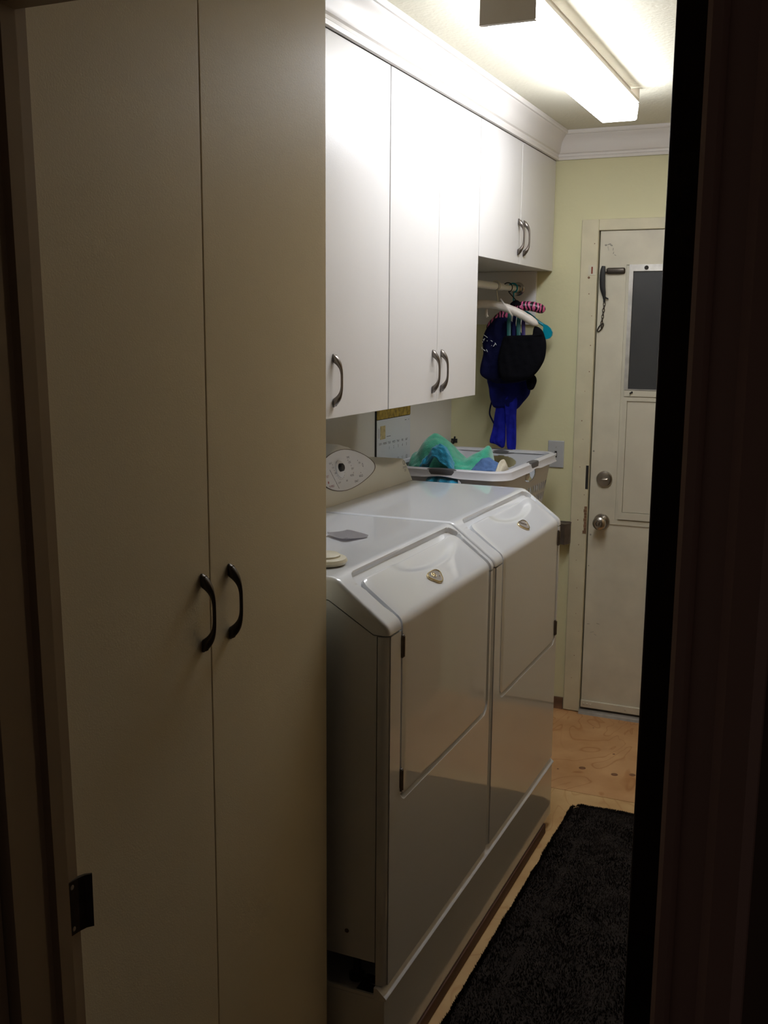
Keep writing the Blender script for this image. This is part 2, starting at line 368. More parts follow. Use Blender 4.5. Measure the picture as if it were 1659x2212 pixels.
D = thing('door_1', 'worn ivory exterior door with a frosted window and nickel locks', 'door', (-0.56, YF, 0)); D['kind'] = 'structure'
YD = YF-0.004   # face of the slab
obj('slab', bx(DX0+0.004, DX1-0.002, YD, YF+0.042, 0.024, DZ+0.0025, bevel=0.001), 'door_paint', D)
WX0, WX1, WZ0, WZ1 = -0.839, -0.285, 1.378, 1.904
def frame(bm, x0, x1, z0, z1, wd, y0, y1, wt=None, wb=None):
    wt = wt or wd; wb = wb or wd
    for side in range(4):
        o_ = [(x0, z0), (x1, z0), (x1, z1), (x0, z1)]; i_ = [(x0+wd, z0+wb), (x1-wd, z0+wb), (x1-wd, z1-wt), (x0+wd, z1-wt)]
        k = side; l = (side+1) % 4
        prism(bm, [o_[k], o_[l], i_[l], i_[k]], 'y', y0, y1)
b = BM(); frame(b, WX0-0.035, WX1+0.035, 0.842, WZ1+0.020, 0.020, YD-0.004, YD); obj('raised_border', b, 'door_paint', D)
b = BM(); frame(b, WX0, WX1, 1.405, WZ1, 0.016, YD-0.016, YD-0.001, wt=0.026, wb=0.004); wf = obj('window_frame', b, 'steel', D)
obj('window_pane', bx(WX0+0.014, WX1-0.014, YD-0.008, YD-0.003, 1.407, WZ1-0.024), 'glass', D)
b = BM(); lathe(b, (-0.772, YD-0.016, 1.891), (0, -1, 0), [(0, .0085), (.002, .008), (.003, .005)], 16); lab(obj('screw', b, 'dark', wf), 'dark screw in the window frame')
# lower storm panel with bevelled border
obj('meeting_rail', bx(WX0, WX1, YD-0.014, YD-0.001, 1.378, 1.404, bevel=0.002), 'steel' if 0 else 'door_panel', D)
b = BM(); frame(b, WX0-0.003, WX1, 0.867, 1.377, 0.017, YD-0.010, YD-0.001, wb=0.030); obj('panel_moulding', b, 'door_panel', D)
obj('lower_panel', bx(WX0+0.016, WX1-0.016, YD-0.005, YD-0.001, 0.899, 1.374), 'door_panel', D)
b = BM(); lathe(b, (-0.812, YD-0.014, 1.392), (0, -1, 0), [(0, .004), (.006, .003), (.012, .002)], 10); lathe(b, (-0.806, YD-0.014, 1.396), (0, -1, 0), [(0, .004), (.004, .004)], 10)
obj('hook', b, 'dark', D)
obj('bottom_sweep', bx(DX0+0.004, DX1-0.002, YD-0.012, YD, 0.026, 0.058, bevel=0.003), 'door_paint', D)
b = BM(); 
for xx in (-0.95, -0.935, -0.92, -0.77, -0.60): lathe(b, (xx, YD-0.012, 0.043), (0, -1, 0), [(0, .004), (.002, .0035), (.003, .001)], 10)
obj('sweep_screw', b, 'door_paint', D)
def knob_prof(): return [(0, .034), (.004, .034), (.008, .031), (.010, .015), (.024, .014), (.030, .021), (.038, .0265), (.048, .0285), (.056, .026), (.061, .019), (.062, .012), (.0585, .010), (.0585, .0)]
b = BM(); lathe(b, (-0.9085, YD, 0.850), (0, -1, 0), knob_prof(), 36); kn = obj('door_knob', b, 'chrome', D, smooth=True, angle=30)
b = BM(); box(b, -0.9105, -0.9065, YD-0.070, YD-0.058, 0.842, 0.858, bevel=0.0015); obj('thumb_button', b, 'chrome', kn)
b = BM(); lathe(b, (-0.9045, YD, 1.032), (0, -1, 0), [(0, .0335), (.007, .0335), (.011, .031), (.0125, .026), (.012, .0)], 36); db = obj('deadbolt', b, 'chrome', D, smooth=True, angle=30)
b = BM(); box(b, -0.922, -0.886, YD-0.030, YD-0.014, 1.0265, 1.0355, bevel=0.004); cyl(b, (-0.9045, YD-0.012, 1.031), (-0.9045, YD-0.020, 1.031), .008); obj('thumb_turn', b, 'chrome', db, smooth=True)
b = BM()   # old swing latch, its leather tail and chain
box(b, -0.932, -0.857, YD-0.016, YD, 1.868, 1.893, bevel=0.007, seg=3); box(b, -0.945, -0.930, YD-0.012, YD, 1.872, 1.886, bevel=0.003)
la = obj('latch', b, 'bronze', D, smooth=True)
tail = catmull([(-0.945, YD-0.010, 1.90), (-0.947, YD-0.014, 1.87), (-0.945, YD-0.014, 1.82), (-0.939, YD-0.012, 1.79), (-0.936, YD-0.010, 1.77), (-0.936, YD-0.009, 1.757)], 6)
b = BM(); tube(b, tail, 0.01, 10, radii=[0.006+0.006*math.sin(PI*min(1, (i+2)/(len(tail)*0.75))) if i < len(tail)*0.8 else 0.0045 for i in range(len(tail))], flat=0.45, flatdir=(0, 1, 0))
tube(b, [(-0.938, YD-0.01, 1.785), (-0.930, YD-0.011, 1.774), (-0.920, YD-0.010, 1.770)], 0.003, 6)
obj('latch_tail', b, 'black', D, smooth=True)
b = BM(); z = 1.757; x = -0.936
for k in range(8):
    lnk = []; hor = k % 2
    for j in range(13):
        t_ = 2*PI*j/12; lnk.append((x+(0.0045*math.cos(t_) if not hor else 0.001*math.cos(t_)), YD-0.006+(0.0035*math.cos(t_) if hor else 0), z-0.008+0.0085*math.sin(t_)))
    tube(b, lnk, 0.0013, 6); z -= 0.0125; x -= 0.0012
lp = []
for j in range(17):
    t_ = 2*PI*j/16; u, v_ = 0.007*math.cos(t_), 0.020*math.sin(t_); lp.append((-0.948+u*0.8+v_*0.55, YD-0.006, 1.655+v_*0.83-u*0.55))
tube(b, lp, 0.0022, 6); obj('latch_chain', b, 'bronze', D, smooth=True)
b = BM()  # scuffs worn through the paint
for (xx, zz, lx, lz, a) in ((-0.941, 1.983, .005, .004, 0), (-0.928, 1.986, .009, .0022, .3), (-0.919, 1.982, .006, .003, -.4), (-0.931, 1.970, .0012, .010, .25), (-0.911, 1.966, .0016, .006, -.1), (-0.909, 1.952, .0015, .005, -.3), (-0.902, 1.943, .005, .0015, -.5), (-0.955, 1.146, .004, .004, 0), (-0.953, 0.79, .004, .004, 0), (-0.956, 0.655, .0025, .0025, 0), (-0.946, 0.40, .008, .0012, .1), (-0.905, 0.405, .008, .0012, -.2), (-0.93, 0.365, .010, .001, .3), (-0.915, 0.355, .006, .001, -.4)):
    n0 = len(b.verts); r = bmesh.ops.create_circle(b, cap_ends=True, radius=1, segments=12)
    for v in r['verts']:
        u, q = v.co.x*lx, v.co.y*lz; v.co = Vector((xx+u*math.cos(a)-q*math.sin(a), YD-0.0006, zz+u*math.sin(a)+q*math.cos(a)))
obj('scuff', b, 'scuffgrey', D)['kind'] = 'stuff'

# switch plate
t = thing('light_switch', 'light grey toggle switch plate on the yellow far wall', 'light switch', (-1.115, YF, 1.125))
obj('plate', bx(-1.151, -1.081, YF-0.006, YF, 1.067, 1.182, bevel=0.003), 'switch', t)
obj('switch_slot', bx(-1.121, -1.111, YF-0.0066, YF-0.0055, 1.111, 1.138), 'dark', t)
b = BM(); box(b, -1.1195, -1.1125, YF-0.017, YF-0.0055, 1.117, 1.130, bevel=0.002); obj('toggle', b, 'switchlight', t)
b = BM()
for zz in (1.095, 1.155): lathe(b, (-1.116, YF-0.006, zz), (0, -1, 0), [(0, .003), (.0012, .0027), (.0015, .001)], 10)
obj('screw', b, 'steel', t)
# brown metal box beside the far machine
t = thing('metal_bracket', 'small brown metal box bracket on the far wall beside the far dryer', 'bracket', (-1.062, YF, 0.80))
b = BM(); prism(b, [(-1.088, 4.335-0.045), (-1.050, 4.335-0.060), (-1.036, 4.335-0.030), (-1.036, YF), (-1.088, YF)], 'z', 0.748, 0.836); obj('box', b, 'bracket', t)
obj('top_flange', bx(-1.090, -1.034, YF-0.016, YF, 0.836, 0.839), 'bracket', t)
t = thing('wall_hook', 'tiny black hook on the far wall behind the green towel', 'hook', (-1.565, YF, 1.165))
b = BM(); box(b, -1.59, -1.562, YF-0.004, YF, 1.150, 1.168, bevel=.001); tube(b, catmull([(-1.585, YF-0.004, 1.158), (-1.572, YF-0.025, 1.150), (-1.562, YF-0.045, 1.158), (-1.556, YF-0.05, 1.182)], 5), 0.004, 8)
obj('hook_arm', b, 'black', t, smooth=True)

# ================================================================== CABINETS
HANDLE = None
def handle_mesh():
    bm = BM(); L = 0.0655; N = 72; S = 16; rings = []
    for i in range(N+1):
        t_ = -1+2*i/N; a = abs(t_)
        outer = 0.0240*(1-a**3.6)*0.94+0.0042*(1 if a < .96 else .6)
        inner = 0.0 if a > 0.68 else 0.0205*(1-(a/0.68)**3.6)
        if a > 0.68: wdt = 0.0082*math.sqrt(max(0.04, 1-((a-0.80)/0.205)**2 if a > 0.8 else 1))
        else: wdt = 0.0030+0.0052*max(0, (a-0.36)/0.32)**1.8
        th = max(0.002, (outer-inner)/2); c = (outer+inner)/2
        rings.append([bm.verts.new((c+th*math.cos(2*PI*k/S), wdt*math.sin(2*PI*k/S), t_*L)) for k in range(S)])
    for A, B in zip(rings, rings[1:]):
        for k in range(S): bm.faces.new((A[k], A[(k+1) % S], B[(k+1) % S], B[k]))
    bm.faces.new(rings[0]); bm.faces.new(rings[-1][::-1])
    for s in (-1, 1):   # raised leaf ribs on the feet
        for q in (-1, 0, 1):
            tube(bm, [(0.0075+0.0135*f_, q*0.0028*(1-f_*0.6), s*L*(0.95-0.36*f_)) for f_ in (0, .33, .66, 1)], 0.0011, 6)
    return bm
def make_door(parent, x, y0, y1, z0, z1, mname, hy, hz, hm):
    global HANDLE
    d = obj('door', bx(x-0.018, x, y0, y1, z0, z1, bevel=0.0012), mname, parent)
    key = 'h_'+hm
    me = bpy.data.meshes.get(key)
    if me is None:
        o = obj('handle', handle_mesh(), hm, d, smooth=True, angle=50); o.data.name = key
    else:
        o = bpy.data.objects.new('handle', me); COL.objects.link(o); o.parent = d
    o.matrix_parent_inverse = Matrix.Identity(4); 
    o.location = (x, hy, hz)     # the door itself sits at the origin of its cabinet frame
    return d
def cabinet(name, label, x, y0, y1, z0, z1, doors, mname, hm, hz, group=None):
    t = thing(name, label, 'cabinet', (0, 0, 0), group)
    th = 0.016; xb = x-0.0195
    b = BM(); box(b, XW+0.001, xb, y0, y0+th, z0, z1); box(b, XW+0.001, xb, y1-th, y1, z0, z1); box(b, XW+0.001, xb, y0+th, y1-th, z0, z0+th); box(b, XW+0.001, xb, y0+th, y1-th, z1-th, z1); box(b, XW+0.001, XW+0.008, y0+th, y1-th, z0+th, z1-th)
    obj('body', b, mname, t)
    obj('shelf', bx(XW+0.009, xb-0.01, y0+th, y1-th, (z0+z1)/2-0.009, (z0+z1)/2+0.009), mname, t)
    for (a, c, hy) in doors: make_door(t, x, a, c, z0-0.001, z1-0.0015, mname, hy, hz, hm)
    return t
cabinet('wall_cabinet', 'white wall cabinet above the near washer, partly behind the tall cupboard', XU, 1.915, 2.6485, 1.424, 2.3215, [(1.9165, 2.2655, 1.950), (2.2685, 2.6470, 2.311)], 'melamine', 'pewter', 1.5155, 'white wall cabinets')
cabinet('wall_cabinet', 'white wall cabinet over the far dryer with two pulls side by side', XU, 2.6525, 3.3870, 1.424, 2.3215, [(2.6540, 3.0170, 2.980), (3.0200, 3.3855, 3.052)], 'melamine', 'pewter', 1.5155, 'white wall cabinets')
cabinet('wall_cabinet', 'short white wall cabinet above the clothes rod by the far wall', XU, 3.3910, 4.334, 1.884, 2.3215, [(3.3925, 3.8600, 3.829), (3.8630, 4.3325, 3.900)], 'melamine', 'pewter', 1.980, 'white wall cabinets')
XT = -0.930
cabinet('tall_cupboard', 'tall melamine two-door cupboard just inside the doorway', XT, 0.986, 1.826, 0.004, 2.426, [(0.9875, 1.4055, 1.382), (1.4085, 1.8255, 1.464)], 'melamine_tall', 'bronze', 1.185)
# rod support panel on far wall + rod
t = thing('rod_panel', 'cream panel fixed to the far wall under the short cabinet', 'panel', (-1.4, YF, 1.7))
obj('board', bx(XW+0.001, -1.223, YF-0.016, YF-0.0005, 1.665, 1.883, bevel=0.001), 'melamine', t)
t = thing('clothes_rod', 'white telescopic clothes rod under the short cabinet', 'clothes rod', (-1.30, 4.0, 1.812))
b = BM(); cyl(b, (-1.30, 3.395, 1.8115), (-1.30, 4.10, 1.8115), 0.0145, seg=24); obj('outer_tube', b, 'rodwhite', t, smooth=True)
b = BM(); cyl(b, (-1.30, 4.10, 1.8115), (-1.30, 4.320, 1.8115), 0.0115, seg=24); obj('inner_tube', b, 'rodwhite', t, smooth=True)
b = BM(); cyl(b, (-1.30, 4.012, 1.8115), (-1.30, 4.016, 1.8115), 0.0150, seg=24); obj('joint_ring', b, 'dark', t)
b = BM(); lathe(b, (-1.30, 4.3235, 1.8115), (0, -1, 0), [(0, .028), (.003, .028), (.005, .024), (.006, .018), (.020, .017), (.020, .012)], 24); obj('flange', b, 'chrome', t, smooth=True, angle=30)
b = BM(); box(b, -1.33, -1.27, 3.3885, 3.3955, 1.79, 1.884); obj('hanging_bracket', b, 'chrome', t)

# ================================================================== CEILING LAMP
t = thing('ceiling_lamp', 'lit white fluorescent lamp box on the ceiling', 'ceiling lamp', (-0.768, 3.03, ZC))
FX0, FX1, FY0, FY1 = -0.831, -0.705, 2.412, 3.652
obj('housing', bx(FX0+0.026, FX1-0.026, FY0+0.01, FY1-0.01, 2.394, ZC-0.0005), 'housing', t)
obj('side_rail', bx(FX0-0.001, FX0+0.0245, FY0, FY1, 2.3845, 2.3945, bevel=0.001), 'housing', t)
obj('side_rail', bx(FX1-0.0245, FX1+0.001, FY0, FY1, 2.3845, 2.3945, bevel=0.001), 'housing', t)
b = BM(); prism(b, [(FX0, 2.378), (FX0+0.004, 2.332), (FX0+0.010, 2.328), (FX1-0.010, 2.328), (FX1-0.004, 2.332), (FX1, 2.378), (FX1-0.004, 2.383), (FX0+0.004, 2.383)], 'y', FY0, FY1); obj('lens', b, 'lens', t)
b = BM(); box(b, FX0-0.003, FX1+0.003, FY0-0.004, FY0-0.0005, 2.326, ZC-0.002, bevel=0.001); box(b, FX0-0.003, FX1+0.001, FY0-0.004, FY0+0.010, 2.3245, 2.3265); obj('end_cap', b, 'housing', t)
obj('end_cap', bx(FX0-0.001, FX1+0.001, FY1+0.0005, FY1+0.003, 2.383, ZC-0.002), 'housing', t)

# ================================================================== WASHER AND DRYER
def sm(t_): t_ = max(0, min(1, t_)); return t_*t_*(3-2*t_)
def arc_profile():
    """outline of the top and front, rounded: (x,z) sampled with normals"""
    K = [(-1.52, 1.138), (-0.935, 1.138), (-0.811, 1.045), (-0.811, 0.245)]; R = {1: 0.045, 2: 0.030}
    out = []
    def add(a, b, step):
        n = max(1, int(round((b-a).length/step)))
        for i in range(n): out.append(a+(b-a)*i/n)
    cur = Vector(K[0])
    for i in (1, 2):
        p = Vector(K[i]); d0 = (p-Vector(K[i-1])).normalized(); d1 = (Vector(K[i+1])-p).normalized()
        ang = math.acos(max(-1, min(1, d0.dot(d1)))); tl = R[i]*math.tan(ang/2)
        a = p-d0*tl; b_ = p+d1*tl
        (add(cur, Vector((-1.00, 1.138)), 0.03), add(Vector((-1.00, 1.138)), a, 0.003)) if i == 1 else add(cur, a, 0.003)
        for k in range(10):
            u = k/10; out.append(a*(1-u)**2+p*2*u*(1-u)+b_*u*u)
        cur = b_
    zs = cur
    add(cur, Vector((-0.811, 0.690)), 0.006); add(Vector((-0.811, 0.690)), Vector((-0.811, 0.636)), 0.0025); add(Vector((-0.811, 0.636)), Vector(K[3]), 0.03); out.append(Vector(K[3]))
    s = [0]
    for a, b_ in zip(out, out[1:]): s.append(s[-1]+(b_-a).length)
    nm = []
    for i in range(len(out)):
        d = (out[min(i+1, len(out)-1)]-out[max(i-1, 0)]).normalized(); nm.append(Vector((-d.y, d.x)))
    nm = [(-n if n.x < -0.01 or n.y < -0.01 else n) for n in nm]
    return out, s, nm
PR, PS, PN = arc_profile()
def prof_at(s):
    for i in range(len(PS)-1):
        if PS[i+1] >= s:
            u = (s-PS[i])/(PS[i+1]-PS[i]); return PR[i]+(PR[i+1]-PR[i])*u, (PN[i]*(1-u)+PN[i+1]*u).normalized()
    return PR[-1], PN[-1]
def s_of(x=None, z=None):
    for i in range(len(PR)-1):
        if x is not None and PR[i+1].x >= x: return PS[i]+(x-PR[i].x)/(PR[i+1].x-PR[i].x)*(PS[i+1]-PS[i])
        if z is not None and PR[i+1].y <= z: return PS[i]+(PR[i].y-z)/(PR[i].y-PR[i+1].y)*(PS[i+1]-PS[i])
W = 0.687
DY0, DY1 = 0.072, 0.654
S_top = s_of(x=-0.914); S_bot = s_of(z=0.648); S_seam = s_of(z=1.028)
def sdf(s, y, g=0.0, r=0.028):
    cs_, hy = (S_top+S_bot)/2, (DY0+DY1)/2
    a = abs(s-cs_)-((S_bot-S_top)/2+g)+r; b_ = abs(y-hy)-((DY1-DY0)/2+g)+r
    return math.hypot(max(a, 0), max(b_, 0))+min(max(a, b_), 0)-r
def recess(s, y):
    k = max(0, min(1, (S_seam-0.035-s)/0.03)); left = 1-sm((y-0.28)/0.16)
    g = 0.005+(0.002+0.006*left)*k+(0.010-0.004*left)*max(0, min(1, (S_top+0.03-s)/0.02))
    d = sdf(s, y, g, 0.034)
    return 0.013*max(0, min(1, 0.5-d/0.004))
def lin(a, b_, st): n = max(1, int(math.ceil((b_-a)/st))); return [a+(b_-a)*i/n for i in range(n)]
YL = [0.010]+lin(0.014, 0.055, 0.02)+lin(0.052, 0.105, 0.0023)+lin(0.105, 0.62, 0.011)+lin(0.62, W-0.014, 0.0023)+[W-0.016, W-0.012]
def shell(s_list, side_fn, wrapR):
    """profile strip with rounded side edges and a drop to side_fn(s, point)"""
    bm = BM(); grid = []
    cols = []
    for k in range(5): a = PI/2*k/4; cols.append(('e', wrapR*(1-math.sin(a)), wrapR*(1-math.cos(a))))   # y, depth
    left = [(y, dep) for _, y, dep in cols][:-1]; left = [(wrapR*(1-math.cos(PI/2*k/5)), wrapR*(1-math.sin(PI/2*k/5))) for k in range(5)]
    for s in s_list:
        p, n = prof_at(s); row = []
        q = side_fn(s, p); row.append(bm.verts.new((q[0], 0.0, q[1])))
        for y, dep in left: row.append(bm.verts.new((p.x-n.x*dep, y, p.y-n.y*dep)))
        for y in YL:
            d = recess(s, y); row.append(bm.verts.new((p.x-n.x*d, y, p.y-n.y*d)))
        for y, dep in reversed(left): row.append(bm.verts.new((p.x-n.x*dep, W-y, p.y-n.y*dep)))
        row.append(bm.verts.new((q[0], W, q[1]))); grid.append(row)
    for A, B in zip(grid, grid[1:]):
        for k in range(len(A)-1): bm.faces.new((A[k], A[k+1], B[k+1], B[k]))
    # inner end flange at both ends
    for row, sgn in ((grid[0], 0), (grid[-1], 1)):
        s = s_list[0] if sgn == 0 else s_list[-1]; p, n = prof_at(s)
        inner = [bm.verts.new((v.co.x-n.x*0.016, min(max(v.co.y, 0.002), W-0.002), v.co.z-n.y*0.016)) for v in row]
        for k in range(len(row)-1): bm.faces.new((row[k], row[k+1], inner[k+1], inner[k]))
    return bm
def poly_side(s, p):
    # seam line below the cover
    x = p.x
    if x < -0.948: z = 1.090
    elif x < -0.845: z = 1.090-(x+0.948)/(0.103)*0.062
    else: z = 1.028
    if s > s_of(x=-0.83): x = -0.835
    return (min(x, -0.835), z)
def s_range(a, b_):
    L = [a]+[s for s in PS if a+0.001 < s < b_-0.001]+[b_]; return L
def door_shell():
    bm = BM(); rows = []; r = 0.024
    n_corner = 7; ss = [S_top+0.0045+r*(1-math.cos(PI/2*k/n_corner)) for k in range(n_corner+1)]
    mid = [s for s in PS if ss[-1]+0.001 < s < S_bot-0.0045-r-0.001]
    bot = [S_bot-0.0045-r+r*math.sin(PI/2*k/n_corner) for k in range(n_corner+1)]
    S = ss+mid+bot
    s0, s1 = S[0], S[-1]; N = 46
    def inset(s):
        d = min(s-s0, s1-s)
        return 0 if d >= r else r-math.sqrt(max(0, r*r-(r-d)**2))
    def depth(s, v):
        # finger scoop at the upper edge
        e = ((v-0.60)/0.36)**2+((s-s0)/0.058)**2
        return 0.0075*sm((1-e)/0.6) if e < 1 else 0.0
    top = []; low = []
    for s in S:
        p, n = prof_at(s); a = DY0+0.0045+inset(s); c = DY1-0.0045-inset(s); row = []; rl = []
        for k in range(N+1):
            u = k/N; y = a+(c-a)*u; ed = min(y-a, c-y, s-s0 if s-s0 < 0.003 else 9, s1-s if s1-s < 0.003 else 9)
            rd = 0.0018*(1-min(1, ed/0.003)); dd = depth(s, u)+rd
            row.append(bm.verts.new((p.x-n.x*dd, y, p.y-n.y*dd)))
        top.append(row)
        rl = [bm.verts.new((p.x-n.x*0.0128, y_, p.y-n.y*0.0128)) for y_ in (a, c)]; low.append(rl)
    for i in range(len(S)-1):
        for k in range(N): bm.faces.new((top[i][k], top[i][k+1], top[i+1][k+1], top[i+1][k]))
        bm.faces.new((top[i][0], top[i+1][0], low[i+1][0], low[i][0])); bm.faces.new((top[i][N], low[i][1], low[i+1][1], top[i+1][N]))
    bm.faces.new([low[0][0]]+[top[0][k] for k in range(N+1)]+[low[0][1]]); bm.faces.new([low[-1][1]]+[top[-1][k] for k in range(N, -1, -1)]+[low[-1][0]])
    return bm
def shield(n=40):
    P = []
    for i in range(n):
        t_ = 2*PI*i/n; r = 1+0.13*math.cos(3*(t_-PI/2+PI)); P.append((r*math.cos(t_), r*math.sin(t_)))
    return P
def slope_frame(y, s):
    p, n = prof_at(s); return Vector((p.x, y, p.y)), Vector((0, 1, 0)), Vector((-n.y, 0, n.x)), Vector((n.x, 0, n.y))
def emblem(parent, yc, kind):
    O, u, v, n = slope_frame(yc, s_of(x=-0.849)); P = shield()
    def ring(h, k): return [O+u*(a*0.034*k)+v*(b_*0.0185*k-0.0005)+n*h for a, b_ in P]
    bm = BM(); lv = [ring(0, 1), ring(0.0035, 1.0), ring(0.005, 0.95), ring(0.005, 0.86), ring(0.0035, 0.84)]
    R = [[bm.verts.new(q) for q in L_] for L_ in lv]
    for A, B in zip(R, R[1:]):
        for k in range(len(A)): bm.faces.new((A[k], A[(k+1) % len(A)], B[(k+1) % len(A)], B[k]))
    bm.faces.new(R[0]); rim = obj('badge', bm, 'gold', parent, smooth=True, angle=30)
    bm = BM(); bm.faces.new([bm.verts.new(q) for q in ring(0.0037, 0.845)]); obj('badge_face', bm, 'badgegrey', rim)
    bm = BM()
    if kind == 'near':   # pale gold crest: a looping M with two strokes, and a small star
        def st(pts, r=0.0007): tube(bm, [O+u*(a*0.001)+v*(b_*0.001)+n*0.0045 for a, b_ in pts], r, 6)
        st([(-12, -2), (-10, 6), (-8, 8), (-6, 3), (-5, -1), (-3, 5), (-1, 8), (0, 4), (1, -1), (3, 0)])
        st([(-16, 3), (-12, 8), (-6, 10), (0, 10), (4, 6)]); st([(-11, -4), (-6, -4), (-2, -3), (2, -1)]); st([(-14, 0), (-9, 3), (-2, 4), (4, 3)])
        st([(13, -7), (13.5, -5), (14, -7)]); st([(12, -5.5), (15, -5.5)])
        obj('badge_crest', bm, 'gold', rim)
    else:
        a = Vector((0, 1, 0))
        tube(bm, [O+u*(-0.014)+v*(0.011)+n*0.004, O+u*0.012+v*(-0.005)+n*0.004], 0.0028, 6, flat=0.3, flatdir=n); obj('badge_bar', bm, 'bracket', rim)

XC = -1.33
def console(parent, prints=True):
    """bisque back console; y local 0..W"""
    def top(y):
        k = [(0.0, 1.215), (0.04, 1.240), (0.10, 1.285), (0.17, 1.303), (0.24, 1.290), (0.34, 1.258), (0.42, 1.228), (0.50, 1.211), (0.58, 1.207), (0.63, 1.211), (W, 1.214)]
        for (a, va), (b_, vb) in zip(k, k[1:]):
            if a <= y <= b_: return va+(vb-va)*sm((y-a)/(b_-a)) if abs(vb-va) > .02 else va+(vb-va)*(y-a)/(b_-a)
        return k[-1][1]
    lean = 0.22
    bm = BM(); rings = []
    ys = [i/40*W for i in range(41)]
    for i, y in enumerate(ys):
        t_ = top(y); h = t_-1.138; e = min(i, 40-i); rr = 0.010
        def Y(z):   # ends lean inwards with height
            f = (z-1.138)*0.45
            return 0.001+f+(y/W)*(W-0.002-2*f)
        sec = [(XC, 1.1385), (XC-lean*(h-rr)*0.5, 1.138+(h-rr)*0.5), (XC-lean*(h-rr), t_-rr), (XC-lean*h-0.002, t_-0.004), (XC-lean*h-0.009, t_), (-1.44, t_+0.001 if t_ > 1.23 else t_-0.001), (-1.515, t_-0.002), (-1.52, t_-0.008), (-1.52, 1.1385)]
        rings.append([bm.verts.new((x, Y(z), z)) for x, z in sec])
    for A, B in zip(rings, rings[1:]):
        for k in range(len(A)): bm.faces.new((A[k], A[(k+1) % len(A)], B[(k+1) % len(A)], B[k]))
    bm.faces.new(rings[0]); bm.faces.new(rings[-1][::-1])
    c = obj('console', bm, 'bisque', parent, smooth=True, angle=35)
    # egg shaped control panel lying on the leaning front face
    nrm = Vector((1, 0, lean)).normalized(); upv = Vector((-lean, 0, 1)).normalized()
    O = Vector((XC-lean*0.09, 0.20, 1.138+0.091))
    def egg(k, h, dz=0):
        out = []
        for i in range(56):
            t_ = 2*PI*i/56; a = math.cos(t_); b_ = math.sin(t_)
            yy = a*(0.215 if a > 0 else 0.165); zz = b_*0.061*(1-0.30*max(0, a)**1.5) - 0.012*max(0, a)**2
            out.append(O+Vector((0, yy*k, 0))+upv*(zz*k)+nrm*h)
        return out
    bm = BM(); A = [bm.verts.new(p) for p in egg(1.0, 0.0006)]; B = [bm.verts.new(p) for p in egg(1.0, 0.0022)]; C_ = [bm.verts.new(p) for p in egg(0.972, 0.0022)]
    for P_, Q in ((A, B), (B, C_)):
        for k in range(56): bm.faces.new((P_[k], P_[(k+1) % 56], Q[(k+1) % 56], Q[k]))
    obj('panel_outline', bm, 'bracket', c)
    bm = BM(); bm.faces.new([bm.verts.new(p) for p in egg(0.975, 0.0020)]); cpn = obj('control_panel', bm, 'panelprint', c)
    def at(y, z): return O+Vector((0, y-0.20, 0))+upv*(z-1.229)+nrm*0.0026
    bm = BM(); lathe(bm, at(0.168, 1.235), nrm, [(0, .026), (.003, .025), (.005, .021), (.005, .0)], 32); obj('dial_ring', bm, 'panelprint', c, smooth=True, angle=30)
    bm = BM(); lathe(bm, at(0.163, 1.239)+nrm*0.004, nrm, [(0, .0125), (.010, .0115), (.012, .009), (.012, .0)], 28); obj('dial', bm, 'black', c, smooth=True, angle=30)
    bm = BM(); bm2 = BM()
    def txt(B_, s, y, z, size): text_mesh(B_, s, size, at(y, z), (0, 1, 0), upv)
    def dot(B_, y, z, r=0.0016):
        q = bmesh.ops.create_circle(B_, cap_ends=True, radius=r, segments=10)
        for v in q['verts']: v.co = at(y, z)+Vector((0, v.co.x, 0))+upv*v.co.y
    def line(B_, y0, z0, y1, z1, r=0.0007): tube(B_, [at(y0, z0)-nrm*0.0006, at(y1, z1)-nrm*0.0006], r, 4)
    for (s, y, z, sz) in (('ON', .128, 1.243, .009), ('OFF', .137, 1.226, .008), ('HEAT', .118, 1.257, .008), ('TIME', .235, 1.262, .009), ('LESS', .240, 1.247, .009), ('DRY', .252, 1.226, .009), ('MORE', .240, 1.207, .009), ('START', .262, 1.186, .009), ('HOLD', .300, 1.198, .010), ('ON', .305, 1.238, .009), ('0', .325, 1.228, .018), ('LOW', .150, 1.196, .008), ('AIR', .200, 1.196, .008)):
        txt(bm, s, y, z, sz)
    for (y, z) in ((.232, 1.254), (.246, 1.236), (.252, 1.214), (.296, 1.246), (.302, 1.208), (.128, 1.252), (.132, 1.235)): dot(bm, y, z)
    for k in range(5): dot(bm, .108+.008*k, 1.235-.013*k, .0017)
    line(bm, .106, 1.240, .142, 1.180)
    for k in range(9):
        a = -PI*0.15-PI*0.75*k/8; dot(bm, .168+.031*math.cos(a), 1.235+.031*math.sin(a), .0013)
    txt(bm2, 'TUMBLE', .098, 1.192, .009); txt(bm2, 'SET', .085, 1.222, .010); dot(bm2, .083, 1.205, .004)
    obj('panel_print', bm, 'ink', cpn)['kind'] = 'stuff'; lab(obj('red_print', bm2, 'redink', cpn), 'rose coloured print at the left of the panel')
    bm = BM(); n2 = at(0.0, 0)  # small print low at the right end of the console
    O2 = Vector((XC-lean*0.045+0.0, 0.640, 1.186))+nrm*0.0008
    text_mesh(bm, 'DRYER', 0.0105, O2, (0, 1, 0), upv); text_mesh(bm, '220', 0.0105, O2-upv*0.010, (0, 1, 0), upv)
    q = [O2+upv*0.016+Vector((0, 0.008*math.cos(2*PI*i/12), 0))+upv*(0.007*math.sin(2*PI*i/12)) for i in range(13)]
    tube(bm, q, 0.0006, 4); obj('end_print', bm, 'ink', c)['kind'] = 'stuff'
    return c
